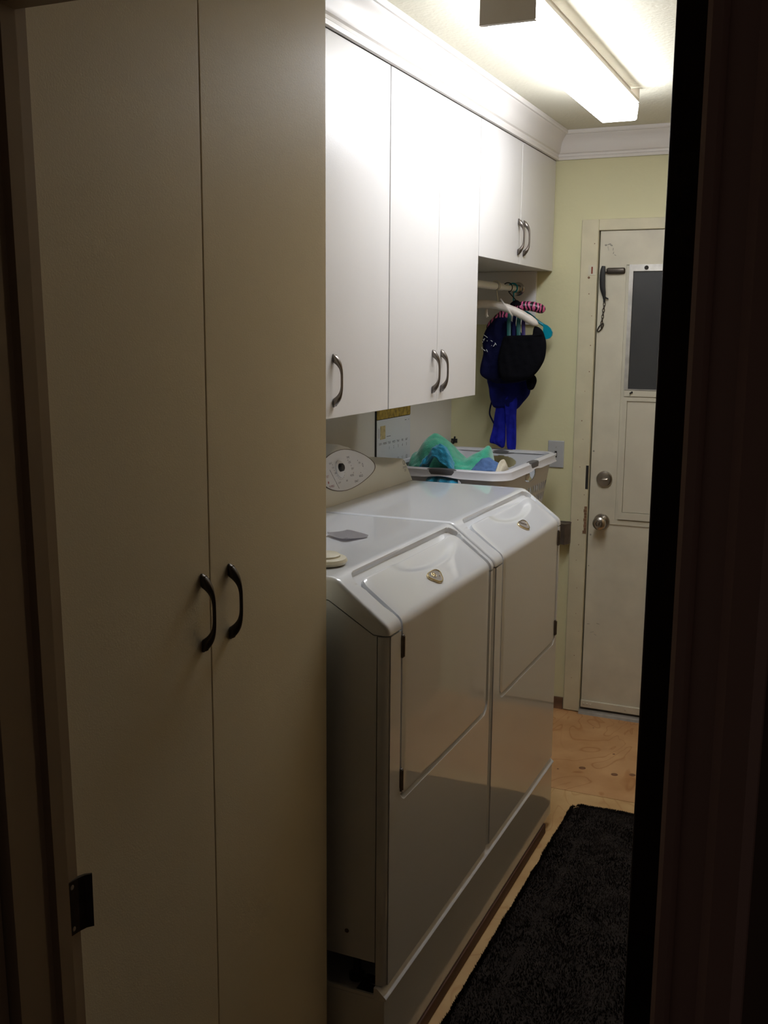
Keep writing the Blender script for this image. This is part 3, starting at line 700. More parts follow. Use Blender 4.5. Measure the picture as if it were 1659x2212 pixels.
def machine(name, label, y0, kind, group):
    t = thing(name, label, 'washer' if kind == 'near' else 'dryer', (0, y0, 0), group)
    # build in local coordinates, then shift by parenting
    def P(nm, bm, mt, **k):
        o = obj(nm, bm, mt, None, **k); o.parent = t; return o
    P('top_cover', shell(s_range(0.0, S_seam), poly_side, 0.009), 'enamel', smooth=True, angle=28)
    P('front_panel', shell(s_range(S_seam+0.004, PS[-1]), lambda s, p: (-0.836, p.y), 0.020), 'enamel', smooth=True, angle=28)
    b = BM(); prism(b, [(-1.518, 0.296), (-0.8385, 0.296), (-0.8385, 1.0255), (-0.8465, 1.0255), (-0.9495, 1.0875), (-1.518, 1.0875)], 'y', 0.0015, W-0.0015); body = P('body', b, 'enamel')
    dr = P('door', door_shell(), 'enamel', smooth=True, angle=28)
    hy = DY0-0.0015 if kind == 'near' else DY1+0.0015
    for z0, z1 in ((0.964, 1.014), (0.667, 0.718)):
        b = BM(); box(b, -0.8135, -0.8075, hy-0.0045, hy+0.0045, z0, z1, bevel=0.001); cyl(b, (-0.8075, hy, z0+.003), (-0.8075, hy, z1-.003), 0.0028, seg=10)
        P('hinge', b, 'pewter')
    for xx in (-1.44, -0.90):
        for yy in (0.045, W-0.045):
            b = BM(); lathe(b, (xx, yy, 0.2185), (0, 0, 1), [(0, .018), (.010, .018), (.014, .009), (.078, .009)], 16); P('foot', b, 'black', smooth=True, angle=30)
    b = BM(); lathe(b, (-0.905, 0.0015, 0.355), (0, -1, 0), [(0, .005), (.001, .005), (.0018, .003)], 12); P('side_screw', b, 'bracket')
    emblem_parent = t
    before = set(bpy.data.objects)
    dummy = bpy.data.objects.new('d', None)
    emblem(dummy, 0.352 if kind == 'near' else 0.380, kind); console(dummy)
    for o in list(bpy.data.objects):
        if o.parent is dummy: o.parent = t; o.matrix_parent_inverse = Matrix.Identity(4)
    bpy.data.objects.remove(dummy)
    return t
machine('washing_machine', 'nearer white front-loading machine beside the tall cupboard, gold crest badge', 1.870, 'near', None)
machine('tumble_dryer', 'farther white front-loading machine next to the laundry basket, visible control console', 2.566, 'far', None)
# pedestal
t = thing('appliance_pedestal', 'long low white pedestal under both laundry machines', 'pedestal', (-1.15, 2.56, 0.035))
b = BM(); box(b, -1.50, -0.8105, 1.862, 3.250, 0.036, 0.2175, bevel=0.003); obj('platform', b, 'enamel', t, smooth=True, angle=30)
b = BM(); prism(b, [(-0.836, 0.2178), (-0.811, 0.2178), (-0.8075, 0.2185), (-0.806, 0.2205), (-0.8065, 0.2235), (-0.828, 0.2430), (-0.836, 0.2435)], 'y', 1.861, 3.251); obj('front_lip', b, 'enamel', t, smooth=True, angle=50)
b = BM(); box(b, -1.50, -0.8365, 1.8625, 1.868, 0.2178, 0.2255); box(b, -1.50, -0.8365, 3.244, 3.2495, 0.2178, 0.2255); obj('side_rim', b, 'enamel', t)
b = BM(); frame_pts = None
for yy in (1.872, 2.492, 2.568, 3.176):
    box(b, -0.885, -0.845, yy, yy+0.065, 0.2178, 0.2188)  # flat dark sheet paints the shade of a recess, no hole is cut
lab(obj('recess_shade', b, 'dark', t), 'dark sheet painted as the shade of a foot recess at the front corner')
tag(obj('plinth_plank', bx(-1.45, -0.8055, 1.90, 3.175, 0.0005, 0.0355, bevel=0.003), 'plank'), 'reddish brown plank raising the white pedestal off the plywood', 'plank')
# dispenser dish and pad on the washer
t = thing('plastic_dish', 'cream round plastic dish on the near machine beside the tall cupboard', 'dish', (-1.012, 1.972, 1.1385))
b = BM(); lathe(b, (-1.012, 1.974, 1.1386), (0, 0, 1), [(0, .040), (.002, .048), (.008, .052), (.014, .049), (.017, .042), (.0165, .037), (.0165, 0)], 40); obj('dish', b, 'ivoryplastic', t, smooth=True, angle=40)
b = BM(); lathe(b, (-1.012, 1.974, 1.1551), (0, 0, 1), [(0, .0365), (.004, .036), (.006, .033), (.007, 0)], 40); obj('lid', b, 'ivoryplastic', t, smooth=True, angle=40)
b = BM(); c0, c1, c2, c3 = Vector((-1.150, 2.250)), Vector((-1.130, 2.335)), Vector((-1.042, 2.285)), Vector((-1.070, 2.202)); g = []; NP = 26
for i in range(NP+1):
    row = []
    for j in range(NP+1):
        u, v = i/NP, j/NP; uu = 0.5+(u-.5)*(1-0.10*(2*v-1)**6); vv = 0.5+(v-.5)*(1-0.10*(2*u-1)**6)
        p = (c0*(1-uu)+c1*uu)*(1-vv)+(c3*(1-uu)+c2*uu)*vv
        z = 1.1395+0.006*(2*v-1)**4*(1-u)+0.0035*(2*u-1)**4+0.0005*((i+j) % 2)
        row.append(b.verts.new((p.x, p.y, z)))
    g.append(row)
for i in range(NP):
    for j in range(NP): b.faces.new((g[i][j], g[i+1][j], g[i+1][j+1], g[i][j+1]))
ret = bmesh.ops.solidify(b, geom=b.faces[:], thickness=0.0015)
tag(obj('mesh_pad', b, 'pad'), 'thin grey dimpled pad on the near machine lid', 'pad')

# ================================================================== CALENDAR
t = thing('wall_calendar', 'wall calendar with a gold picture page on the left wall behind the machines', 'calendar', (XW, 3.70, 1.31))
XCAL = XW+0.0075
obj('backing_board', bx(XW+0.0005, XCAL-0.001, 3.5215, 3.846, 1.01, 1.42), 'black', t)
obj('month_page', bx(XCAL-0.001, XCAL+0.001, 3.524, 3.846, 1.015, 1.307), 'paper', t)
obj('picture_page', bx(XCAL-0.001, XCAL+0.0012, 3.524, 3.846, 1.310, 1.418), 'goldpaper', t)
X1 = XCAL+0.0016
b = BM()
def ct(s, y, z, sz): text_mesh(b, s, sz, (X1, y, z), (0, 1, 0), (0, 0, 1))
for k, dname in enumerate(('SUN', 'MON', 'TUE', 'WED', 'THU', 'FRI', 'SAT')): ct(dname, 3.553+k*0.0425, 1.217-0.0005*k, 0.0125)
for k in range(5): ct(str(k+1), 3.553+0.085+k*0.0425, 1.195, 0.016)
for r_, z0 in ((0, 1.145), (1, 1.085), (2, 1.04)):
    for k in range(7): ct(str(6+k+7*r_), 3.553+k*0.0425, z0, 0.020)
for (yy, ww) in ((3.79, .014), (3.825, .006)): box(b, X1-0.0002, X1, yy, yy+ww, 1.290, 1.2925)
box(b, X1-0.0002, X1, 3.612, 3.65, 1.2400, 1.2420); box(b, X1-0.0002, X1, 3.538, 3.541, 1.240, 1.277)
obj('calendar_print', b, 'ink', t)['kind'] = 'stuff'
obj('gold_square', bx(X1-0.0004, X1, 3.553, 3.600, 1.234, 1.284), 'goldsquare', t)

# ================================================================== LAUNDRY BASKET
BX0, BX1, BY0, BY1, BZ = -1.545, -1.060, 3.455, 4.185, 1.152
def rr_point(u, hx, hy, r):
    """point on a rounded rectangle, u in 0..1, starting at the middle of the near side going to +x"""
    segs = [('l', hx-r), ('a', PI*r/2), ('l', 2*(hy-r)), ('a', PI*r/2), ('l', 2*(hx-r)), ('a', PI*r/2), ('l', 2*(hy-r)), ('a', PI*r/2), ('l', hx-r)]
    tot = sum(s[1] for s in segs); d = u*tot
    pos = Vector((0, -hy)); ang = 0.0
    for k, L_ in segs:
        dd = min(d, L_)
        if k == 'l': pos = pos+Vector((math.cos(ang), math.sin(ang)))*dd
        else:
            a2 = ang+dd/r; pos = pos+Vector((math.sin(a2)-math.sin(ang), -math.cos(a2)+math.cos(ang)))*r; ang = a2
        d -= dd
        if d <= 1e-9: break
    return pos, Vector((math.sin(ang), -math.cos(ang))), tot
bc = Vector(((BX0+BX1)/2, (BY0+BY1)/2)); HX, HY = (BX1-BX0)/2, (BY1-BY0)/2
t = thing('laundry_basket', 'white plastic laundry basket with grey grips beyond the far machine', 'basket', (bc.x, bc.y, BZ-0.30))
def grip_dist(u):   # arc distance to the nearest handle centre
    _, _, tot = rr_point(0, HX, HY, 0.07); best = 9
    for q in (0.0, 0.25, 0.5, 0.75, 1.0):
        # middles of the sides
        pass
    return tot
NU, NV = 840, 100
HB = 0.30
def wall_pt(u, v):   # v 0 bottom ..1 top
    k = 0.80+0.145*v; p, n, tot = rr_point(u, HX*k, HY*k, 0.075*k+0.02*(1-v)); return p, n, tot
b = BM(); grid = []
for j in range(NV+1):
    v = j/NV; row = []
    for i in range(NU):
        p, n, _ = wall_pt(i/NU, v); row.append(b.verts.new((bc.x+p.x, bc.y+p.y, BZ-HB+HB*0.985*v)))
    grid.append(row)
def is_hole(u, v):
    p, n, _ = wall_pt(u, v); z = v*HB
    along = p.x if abs(n.y) > 0.9 else (p.y if abs(n.x) > 0.9 else None)
    if along is None: return False
    hw = 0.066 if abs(n.y) > 0.9 else 0.070
    if (along/hw)**2+((v*HB-0.252)/0.026)**2 < 1 : return True          # hand hole
    # rows of slanted oval vents
    half = (HX if abs(n.y) > .9 else HY)-0.085
    if abs(along) > half: return False
    for r_, zc in enumerate((0.05, 0.095, 0.14, 0.185)):
        a = along-(0.012 if r_ % 2 else 0); c = round(a/0.030)*0.030; da = a-c; dz = z-zc
        q = da*0.9+dz*0.35; w_ = dz
        if (q/0.0075)**2+(w_/0.0175)**2 < 1: return True
    return False
for j in range(NV):
    for i in range(NU):
        if not is_hole((i+.5)/NU, (j+.5)/NV):
            b.faces.new((grid[j][i], grid[j][(i+1) % NU], grid[j+1][(i+1) % NU], grid[j+1][i]))
b.faces.new([grid[0][i] for i in range(0, NU)])
loose = [v for v in b.verts if not v.link_faces]; bmesh.ops.delete(b, geom=loose, context='VERTS')
bo = obj('basket_wall', b, 'basket', t, smooth=True)
mod = bo.modifiers.new('thick', 'SOLIDIFY'); mod.thickness = 0.0025
# rim: rolled section, waved under each grip
def rim_strip(us, sec, closed):
    bm = BM(); rings = []
    for u in us:
        p, n, _ = rr_point(u % 1.0, HX, HY, 0.075)
        al = abs(p.x)/0.075 if abs(n.y) > .9 else (abs(p.y)/0.080 if abs(n.x) > .9 else 9)
        wv = math.cos(min(1, al)*PI/2)**2 if al < 1 else 0
        rings.append([bm.verts.new((bc.x+p.x-n.x*a, bc.y+p.y-n.y*a, BZ+h+(0.006*wv if h < -0.02 else -0.001*wv))) for a, h in sec(al)])
    m_ = len(rings)
    for i in range(m_ if closed else m_-1):
        A, B = rings[i], rings[(i+1) % m_]
        for k in range(len(A)): bm.faces.new((A[k], A[(k+1) % len(A)], B[(k+1) % len(A)], B[k]))
    if not closed: bm.faces.new(rings[0]); bm.faces.new(rings[-1][::-1])
    return bm
sec = lambda al: [(0.000, -0.026), (-0.003, -0.029), (-0.0035, -0.0305), (0.0015, -0.0305), (0.0035, -0.026), (0.004, -0.008), (0.012, -0.003), (0.026, -0.006), (0.028, -0.010), (0.026, -0.0005), (0.012, 0.002), (0.002, -0.004)]
obj('rim', rim_strip([i/360 for i in range(360)], sec, True), 'basket', t, smooth=True, angle=45)
_, _, TOT = rr_point(0, HX, HY, 0.075)
for q, L_ in ((0.0, 0.074), (0.25, 0.076), (0.5, 0.074), (0.75, 0.076)):
    sg = lambda al: [(-0.0015, -0.024), (-0.0015, -0.006), (0.001, 0.001), (0.010, 0.004), (0.024, 0.003), (0.029, -0.006), (0.029, -0.014), (0.014, -0.010), (0.004, -0.022)]
    def sg2(al, sg=sg):
        k = math.sqrt(max(0.02, 1-min(1, al/0.99)**2.2)); c = (0.013, -0.008); return [(c[0]+(a-c[0])*k, c[1]+(h-c[1])*k) for a, h in sg(al)]
    us = [q+(-L_+2*L_*i/26)/TOT for i in range(27)]
    lab(obj('grip', rim_strip(us, sg2, False), 'grip', t, smooth=True, angle=45), 'soft grey grip on the rim')
# hidden stand under the basket
t = thing('basket_stand', 'low white storage cabinet under the laundry basket, hidden behind the far machine', 'cabinet', (-1.36, 3.81, 0))
obj('body', bx(-1.565, -1.165, 3.50, 4.14, 0.0005, BZ-HB-0.002, bevel=0.003), 'melamine', t)
obj('door', bx(-1.1645, -1.149, 3.505, 4.135, 0.06, BZ-HB-0.03, bevel=0.002), 'melamine', t)

# ---- laundry: thick draped sheets built from height rows
def fold_noise(x, y, s, seed): return noise.noise(Vector((x*s+seed, y*s, seed*1.7)))
def drape(name, mname, pts_u, rows, thick, seed, amp=0.006, sc=22, nu=70, nv=40):
    """rows: control polylines (equal lengths) of 3D points; lofted smoothly into a thick cloth"""
    R = [catmull(r, max(2, nu//(len(r)-1))) for r in rows]; n = min(len(r) for r in R)
    bm = BM(); cols = [catmull([r[k] for r in R], max(2, nv//(len(R)-1))) for k in range(n)]
    mrows = len(cols[0]); g = []
    for j in range(mrows):
        row = []
        for k in range(n):
            p = cols[k][j].copy(); f = fold_noise(p.x+p.z*0.5, p.y, sc, seed)+0.5*fold_noise(p.x, p.y+p.z, sc*2.3, seed+3)
            p += Vector((0.2, -0.5, 0.8))*f*amp; row.append(bm.verts.new(p))
        g.append(row)
    for j in range(mrows-1):
        for k in range(n-1): bm.faces.new((g[j][k], g[j][k+1], g[j+1][k+1], g[j+1][k]))
    o = obj(name, bm, mname, None, smooth=True, angle=180)
    md = o.modifiers.new('thick', 'SOLIDIFY'); md.thickness = thick; md.offset = -1
    return o
Z0 = BZ
# green towel: mound with a high fold, a saddle and a free corner
rowsG = [
 [(-1.495, 3.56, .99), (-1.475, 3.56, 1.09), (-1.455, 3.56, 1.135), (-1.40, 3.55, 1.13), (-1.36, 3.55, 1.12), (-1.30, 3.53, 1.13), (-1.25, 3.51, 1.145), (-1.20, 3.51, 1.140), (-1.17, 3.53, 1.10), (-1.16, 3.54, 1.00)],
 [(-1.51, 3.60, 1.00), (-1.485, 3.60, 1.15), (-1.455, 3.60, 1.185), (-1.42, 3.58, 1.205), (-1.375, 3.57, 1.21), (-1.31, 3.55, 1.185), (-1.26, 3.54, 1.165), (-1.21, 3.54, 1.165), (-1.175, 3.56, 1.15), (-1.16, 3.58, 1.02)],
 [(-1.515, 3.68, 1.00), (-1.495, 3.67, 1.16), (-1.470, 3.66, 1.190), (-1.435, 3.65, 1.232), (-1.395, 3.64, 1.252), (-1.335, 3.62, 1.222), (-1.285, 3.60, 1.180), (-1.225, 3.60, 1.195), (-1.173, 3.60, 1.222), (-1.165, 3.62, 1.12)],
 [(-1.52, 3.78, .98), (-1.50, 3.78, 1.10), (-1.475, 3.77, 1.15), (-1.44, 3.76, 1.19), (-1.40, 3.76, 1.21), (-1.35, 3.74, 1.19), (-1.29, 3.72, 1.15), (-1.235, 3.70, 1.17), (-1.185, 3.68, 1.19), (-1.17, 3.70, 1.05)],
 [(-1.50, 3.86, .95), (-1.49, 3.86, 1.02), (-1.47, 3.86, 1.06), (-1.44, 3.86, 1.08), (-1.40, 3.86, 1.09), (-1.35, 3.84, 1.08), (-1.30, 3.82, 1.04), (-1.24, 3.80, 1.04), (-1.20, 3.78, 1.04), (-1.19, 3.78, .98)]]
tag(drape('towel', 'green', None, rowsG, 0.010, 2.1, amp=0.012, sc=16), 'sea green terry towel heaped in the laundry basket', 'towel')
# blue towel folded in an arch in front of the green one
rowsT = [
 [(-1.445, 3.50, 1.07), (-1.43, 3.495, 1.135), (-1.40, 3.49, 1.165), (-1.375, 3.488, 1.185), (-1.352, 3.488, 1.178), (-1.335, 3.49, 1.16), (-1.315, 3.49, 1.15), (-1.30, 3.49, 1.12), (-1.285, 3.50, 1.06)],
 [(-1.440, 3.52, 1.08), (-1.422, 3.515, 1.155), (-1.395, 3.51, 1.195), (-1.368, 3.505, 1.222), (-1.345, 3.505, 1.222), (-1.325, 3.505, 1.20), (-1.308, 3.505, 1.165), (-1.295, 3.51, 1.13), (-1.285, 3.515, 1.06)],
 [(-1.430, 3.55, 1.07), (-1.415, 3.55, 1.14), (-1.390, 3.545, 1.19), (-1.366, 3.54, 1.225), (-1.345, 3.535, 1.228), (-1.322, 3.535, 1.20), (-1.305, 3.54, 1.16), (-1.295, 3.54, 1.12), (-1.285, 3.55, 1.05)]]
rowsT = [[(p[0]+0.024, p[1]-0.004, p[2]+0.004) for p in r] for r in rowsT]
bt = thing('towel', 'bright blue terry towel poking through the basket hand hole', 'towel', (-1.36, 3.50, 1.10))
o = drape('towel_fold', 'teal', None, rowsT, 0.008, 5.0, amp=0.013, sc=32); o.parent = bt; o.matrix_parent_inverse = Matrix.Translation(-Vector(bt.location))
rowsH = [
 [(-1.350, 3.500, 1.125), (-1.335, 3.492, 1.127), (-1.318, 3.498, 1.125), (-1.300, 3.490, 1.126), (-1.285, 3.496, 1.125), (-1.268, 3.490, 1.124), (-1.255, 3.500, 1.122)],
 [(-1.362, 3.462, 1.112), (-1.340, 3.450, 1.113), (-1.322, 3.462, 1.112), (-1.303, 3.446, 1.112), (-1.284, 3.460, 1.112), (-1.262, 3.448, 1.110), (-1.240, 3.462, 1.108)],
 [(-1.360, 3.452, 1.085), (-1.340, 3.436, 1.083), (-1.318, 3.454, 1.082), (-1.298, 3.434, 1.080), (-1.278, 3.452, 1.080), (-1.255, 3.436, 1.080), (-1.236, 3.450, 1.082)],
 [(-1.350, 3.460, 1.060), (-1.332, 3.450, 1.055), (-1.315, 3.462, 1.052), (-1.296, 3.448, 1.050), (-1.276, 3.462, 1.052), (-1.256, 3.450, 1.054), (-1.240, 3.462, 1.058)]]
o = drape('towel_end', 'teal', None, rowsH, 0.006, 7.0, amp=0.004, sc=30); o.parent = bt; o.matrix_parent_inverse = Matrix.Translation(-Vector(bt.location))
rowsD = [
 [(-1.235, 3.50, 1.06), (-1.215, 3.50, 1.135), (-1.185, 3.50, 1.150), (-1.150, 3.505, 1.150), (-1.120, 3.51, 1.140), (-1.108, 3.53, 1.08)],
 [(-1.235, 3.54, 1.07), (-1.210, 3.54, 1.150), (-1.180, 3.54, 1.185), (-1.150, 3.545, 1.175), (-1.115, 3.55, 1.155), (-1.102, 3.57, 1.08)],
 [(-1.235, 3.61, 1.05), (-1.210, 3.60, 1.130), (-1.180, 3.60, 1.175), (-1.150, 3.60, 1.170), (-1.120, 3.60, 1.145), (-1.105, 3.61, 1.06)],
 [(-1.235, 3.67, 1.00), (-1.210, 3.67, 1.06), (-1.180, 3.67, 1.09), (-1.150, 3.67, 1.08), (-1.125, 3.67, 1.06), (-1.110, 3.67, 1.00)]]
tag(drape('jeans', 'denim', None, rowsD, 0.008, 9.0, amp=0.007, sc=30), 'washed blue denim garment in the basket right of the green towel', 'garment')
rowsC = [[(p[0]*0.25-0.822, p[1]+0.012, p[2]-0.004) for p in r] for r in rowsD]
tag(drape('sock', 'cream', None, rowsC, 0.006, 11.0, amp=0.003, sc=40), 'cream cotton edge sticking up beside the blue denim', 'garment')
rowsW = [
 [(-1.093, 3.765, 1.108), (-1.090, 3.775, 1.120), (-1.090, 3.79, 1.122), (-1.090, 3.805, 1.12), (-1.093, 3.815, 1.108)],
 [(-1.084, 3.765, 1.098), (-1.076, 3.775, 1.104), (-1.074, 3.79, 1.106), (-1.076, 3.805, 1.104), (-1.084, 3.815, 1.098)],
 [(-1.090, 3.77, 1.090), (-1.082, 3.778, 1.086), (-1.080, 3.79, 1.083), (-1.082, 3.80, 1.086), (-1.090, 3.81, 1.090)]]
tag(drape('washcloth', 'whitecloth', None, rowsW, 0.005, 13.0, amp=0.004, sc=50, nu=24, nv=16), 'white cloth poking out under the right side grip of the basket', 'cloth')

# ================================================================== HANGERS AND SWIMWEAR
def hook(bm, x, y, z_neck, zr=1.8115, r=0.019, wr=0.0021, side=1, dy=0.0):
    pts = [(x, y, z_neck), (x+0.002*side, y, z_neck+0.012)]
    for k in range(13):
        a = -PI*0.42+PI*1.32*k/12
        pts.append((-1.30+side*r*math.cos(a), y+dy*k/12, zr+0.001+r*math.sin(a)))
    tube(bm, catmull(pts, 3), wr, 8)
def padded(name, label, y, tipL, neck, tipR, rad, mname, hookm, group, side=1, extra=None):
    t = thing(name, label, 'hanger', (-1.30, y, neck[2]), group)
    pts = catmull([tipL, ((tipL[0]+neck[0])/2, (tipL[1]+neck[1])/2, (tipL[2]+neck[2])/2+0.012), neck, ((tipR[0]+neck[0])/2, (tipR[1]+neck[1])/2, (tipR[2]+neck[2])/2+0.010), tipR], 14)
    n = len(pts); rad_ = []
    for i in range(n):
        e = min(i, n-1-i)/(n*0.10); rad_.append(rad*(math.sqrt(max(0.03, 1-(1-min(1, e))**2)))*(1+0.025*math.sin(i*1.3)))
    b = BM(); tube(b, pts, rad, 16, radii=rad_); o = obj('padded_arm', b, mname, t, smooth=True, angle=180)
    b = BM(); hook(b, neck[0], neck[1], neck[2]+rad*0.6, side=side); obj('hook', b, hookm, t, smooth=True, angle=180)
    return t, pts
t1, _ = padded('padded_hanger', 'white satin padded hanger with a ribbon on the clothes rod', 4.03, (-1.455, 3.96, 1.722), (-1.292, 4.02, 1.737), (-1.135, 4.06, 1.662), 0.0165, 'satin', 'ivoryplastic', 'padded hangers on the rod')
b = BM(); tube(b, [(-1.275, 4.006, 1.762), (-1.258, 3.999, 1.742), (-1.236, 3.997, 1.716), (-1.222, 4.000, 1.695)], 0.0035, 8, flat=0.2, flatdir=(0, 1, 0)); 
tube(b, [(-1.328, 4.0, 1.722), (-1.327, 3.995, 1.700), (-1.322, 3.995, 1.692)], 0.006, 6, flat=0.3, flatdir=(0, 1, 0))
obj('ribbon', b, 'satin', t1, smooth=True)
t2, _ = padded('padded_hanger', 'pink and black zebra padded hanger behind the white one', 4.19, (-1.374, 4.15, 1.640), (-1.262, 4.18, 1.733), (-1.148, 4.21, 1.722), 0.0195, 'zebra', 'black', 'padded hangers on the rod', side=1)
b = BM(); lathe(b, (-1.262, 4.175, 1.742), (0, 0, 1), [(0, .026), (.008, .022), (.016, .012), (.020, .005)], 12); lab(obj('neck_ruffle', b, 'blackcloth', t2, smooth=True), 'black ruffle at the hook')
t = thing('plastic_hanger', 'turquoise plastic hanger showing one rounded shoulder beyond the zebra hanger', 'hanger', (-1.30, 4.25, 1.70))
b = BM(); tube(b, catmull([(-1.30, 4.25, 1.742), (-1.235, 4.25, 1.712), (-1.180, 4.25, 1.672), (-1.150, 4.25, 1.655)], 6), 0.006, 8)
tube(b, catmull([(-1.30, 4.25, 1.742), (-1.33, 4.25, 1.725), (-1.365, 4.25, 1.70)], 6), 0.006, 8)
pl = [(-1.165, 1.668), (-1.148, 1.662), (-1.134, 1.650), (-1.126, 1.634), (-1.128, 1.620), (-1.137, 1.610), (-1.150, 1.606), (-1.161, 1.610), (-1.165, 1.625)]
prism(b, pl, 'y', 4.244, 4.256); obj('shoulders', b, 'turq', t, smooth=True, angle=30)
b = BM(); hook(b, -1.298, 4.25, 1.742, wr=0.0035); obj('hook', b, 'turq', t, smooth=True, angle=180)

def puffy(bm, outline, y, th, seed, cols=26, rowsn=46, fold=0.004, sc=28):
    """closed soft volume whose front silhouette is the outline (one span per height)"""
    # smooth the outline
    P = [Vector((p[0], 0, p[1])) for p in outline]; n = len(P); Q = []
    for i in range(n):
        a, b_, c, d = P[i-1], P[i], P[(i+1) % n], P[(i+2) % n]
        for k in range(4):
            t_ = k/4; Q.append(0.5*((2*b_)+(c-a)*t_+(2*a-5*b_+4*c-d)*t_*t_+(3*b_-a-3*c+d)*t_**3))
    z0 = min(q.z for q in Q); z1 = max(q.z for q in Q); F = []; K = []
    for j in range(rowsn+1):
        z = z0+(z1-z0)*min(0.995, max(0.005, j/rowsn)); xs = []
        for i in range(len(Q)):
            a, c = Q[i], Q[(i+1) % len(Q)]
            if (a.z-z)*(c.z-z) < 0: xs.append(a.x+(c.x-a.x)*(z-a.z)/(c.z-a.z))
        if len(xs) < 2: continue
        xa, xb = min(xs), max(xs); v = j/rowsn; ez = min(1, min(v, 1-v)*9+0.12); fr = []; bk = []
        for k in range(cols+1):
            u = k/cols; x = xa+(xb-xa)*u; e = math.sqrt(max(0, 1-(2*u-1)**2))
            f = fold*(fold_noise(x*1.7, z*0.5, sc, seed)+0.5*fold_noise(x, z, sc*2, seed+4))*min(1, e*2)
            tt = th*e**0.7*math.sqrt(ez)+0.0008
            fr.append(bm.verts.new((x, y-tt/2-f, z))); bk.append(bm.verts.new((x, y+tt/2-f*0.5, z)))
        F.append(fr); K.append(bk)
    for G, s in ((F, 0), (K, 1)):
        for A, B in zip(G, G[1:]):
            for k in range(cols): bm.faces.new((A[k], A[k+1], B[k+1], B[k]))
    for A, B, A2, B2 in zip(F, F[1:], K, K[1:]):
        bm.faces.new((A[0], B[0], B2[0], A2[0])); bm.faces.new((A[-1], A2[-1], B2[-1], B[-1]))
    for A, A2 in ((F[0], K[0]), (F[-1], K[-1])):
        for k in range(cols): bm.faces.new((A[k], A2[k], A2[k+1], A[k+1]))
    return bm
def gm(name, outline, y, th, mname, seed, parent=None, **k):
    bm = puffy(BM(), outline, y, th, seed, **k); return obj(name, bm, mname, parent, smooth=True, angle=180)
BL = [(-1.276, 1.617), (-1.250, 1.616), (-1.205, 1.6155), (-1.163, 1.617), (-1.156, 1.645), (-1.149, 1.658), (-1.126, 1.645), (-1.108, 1.612), (-1.103, 1.576), (-1.108, 1.531), (-1.125, 1.495), (-1.148, 1.466), (-1.18, 1.446), (-1.249, 1.435), (-1.285, 1.450), (-1.300, 1.519), (-1.290, 1.580)]
t = thing('swimsuit', 'black swimsuit hanging in front from coloured straps', 'swimsuit', (-1.22, 4.06, 1.62))
gm('bodice', BL, 4.075, 0.045, 'blackcloth', 1.2, t)
for (xa, xb, wd, mm, lb) in ((-1.262, -1.254, .008, 'strap_teal', 'dark teal strap'), (-1.240, -1.234, .007, 'navy', 'navy strap'), (-1.222, -1.214, .0085, 'strap_teal', 'green strap'), (-1.203, -1.193, .0075, 'strap_purple', 'purple strap')):
    b = BM(); tube(b, [(xa, 4.095, 1.712), (xa*0.6+xb*0.4, 4.074, 1.670), (xb, 4.064, 1.612)], wd, 8, flat=0.25, flatdir=(0, 1, 0)); lab(obj('strap', b, mm, t, smooth=True), lb)
NV_ = [(-1.335, 1.690), (-1.353, 1.675), (-1.378, 1.645), (-1.393, 1.600), (-1.388, 1.548), (-1.400, 1.487), (-1.394, 1.455), (-1.346, 1.431), (-1.297, 1.424), (-1.209, 1.437), (-1.171, 1.464), (-1.175, 1.520), (-1.205, 1.593), (-1.24, 1.645), (-1.29, 1.690)]
t = thing('swimsuit', 'navy swimsuit bunched on the zebra hanger, left of the black one', 'swimsuit', (-1.30, 4.15, 1.65))
gm('bodice', NV_, 4.150, 0.065, 'navy', 2.7, t, fold=0.009)
b = BM()
random.seed(8)
for k in range(14):
    x = -1.352+random.uniform(-.03, .035); z = 1.585+random.uniform(-.04, .035)
    tube(b, [(x, 4.112, z), (x+random.uniform(-.010, .010), 4.110, z+random.uniform(-.010, .010))], 0.0014, 5)
lab(obj('lace_trim', b, 'whitecloth', t), 'scattered white lace trim')
RY = [(-1.378, 1.452), (-1.28, 1.450), (-1.186, 1.466), (-1.196, 1.424), (-1.198, 1.385), (-1.225, 1.348), (-1.254, 1.318), (-1.285, 1.330), (-1.320, 1.322), (-1.352, 1.324), (-1.368, 1.358), (-1.375, 1.40)]
t = thing('swimsuit', 'royal blue swimsuit with long ties hanging down into the basket', 'swimsuit', (-1.29, 4.19, 1.45))
gm('bodice', RY, 4.195, 0.050, 'royal_dark', 3.9, t, fold=0.007)
gm('tie', [(-1.330, 1.365), (-1.345, 1.294), (-1.352, 1.235), (-1.364, 1.178), (-1.338, 1.169), (-1.298, 1.162), (-1.297, 1.286), (-1.300, 1.370)], 4.190, 0.014, 'royal', 4.4, t, fold=0.006, sc=34)
gm('tie', [(-1.296, 1.370), (-1.290, 1.250), (-1.280, 1.150), (-1.246, 1.148), (-1.247, 1.290), (-1.248, 1.370)], 4.175, 0.014, 'royal', 6.4, t, fold=0.006, sc=34)
b = BM(); tube(b, catmull([(-1.358, 4.19, 1.352), (-1.365, 4.188, 1.319), (-1.366, 4.188, 1.294), (-1.356, 4.188, 1.273), (-1.346, 4.188, 1.256)], 5), 0.0035, 8); lab(obj('strap', b, 'navy', t, smooth=True), 'thin navy loop strap')
t = thing('brush_lump', 'small bunched black cloth tied at the right of the swimsuits', 'cloth', (-1.17, 4.13, 1.44))
gm('bunch', [(-1.190, 1.470), (-1.163, 1.463), (-1.152, 1.443), (-1.160, 1.416), (-1.170, 1.404), (-1.188, 1.408), (-1.196, 1.44)], 4.13, 0.030, 'blackcloth', 8.8, t, cols=14, rowsn=16, fold=0.006, sc=60)
t.name = 'cloth_bunch'

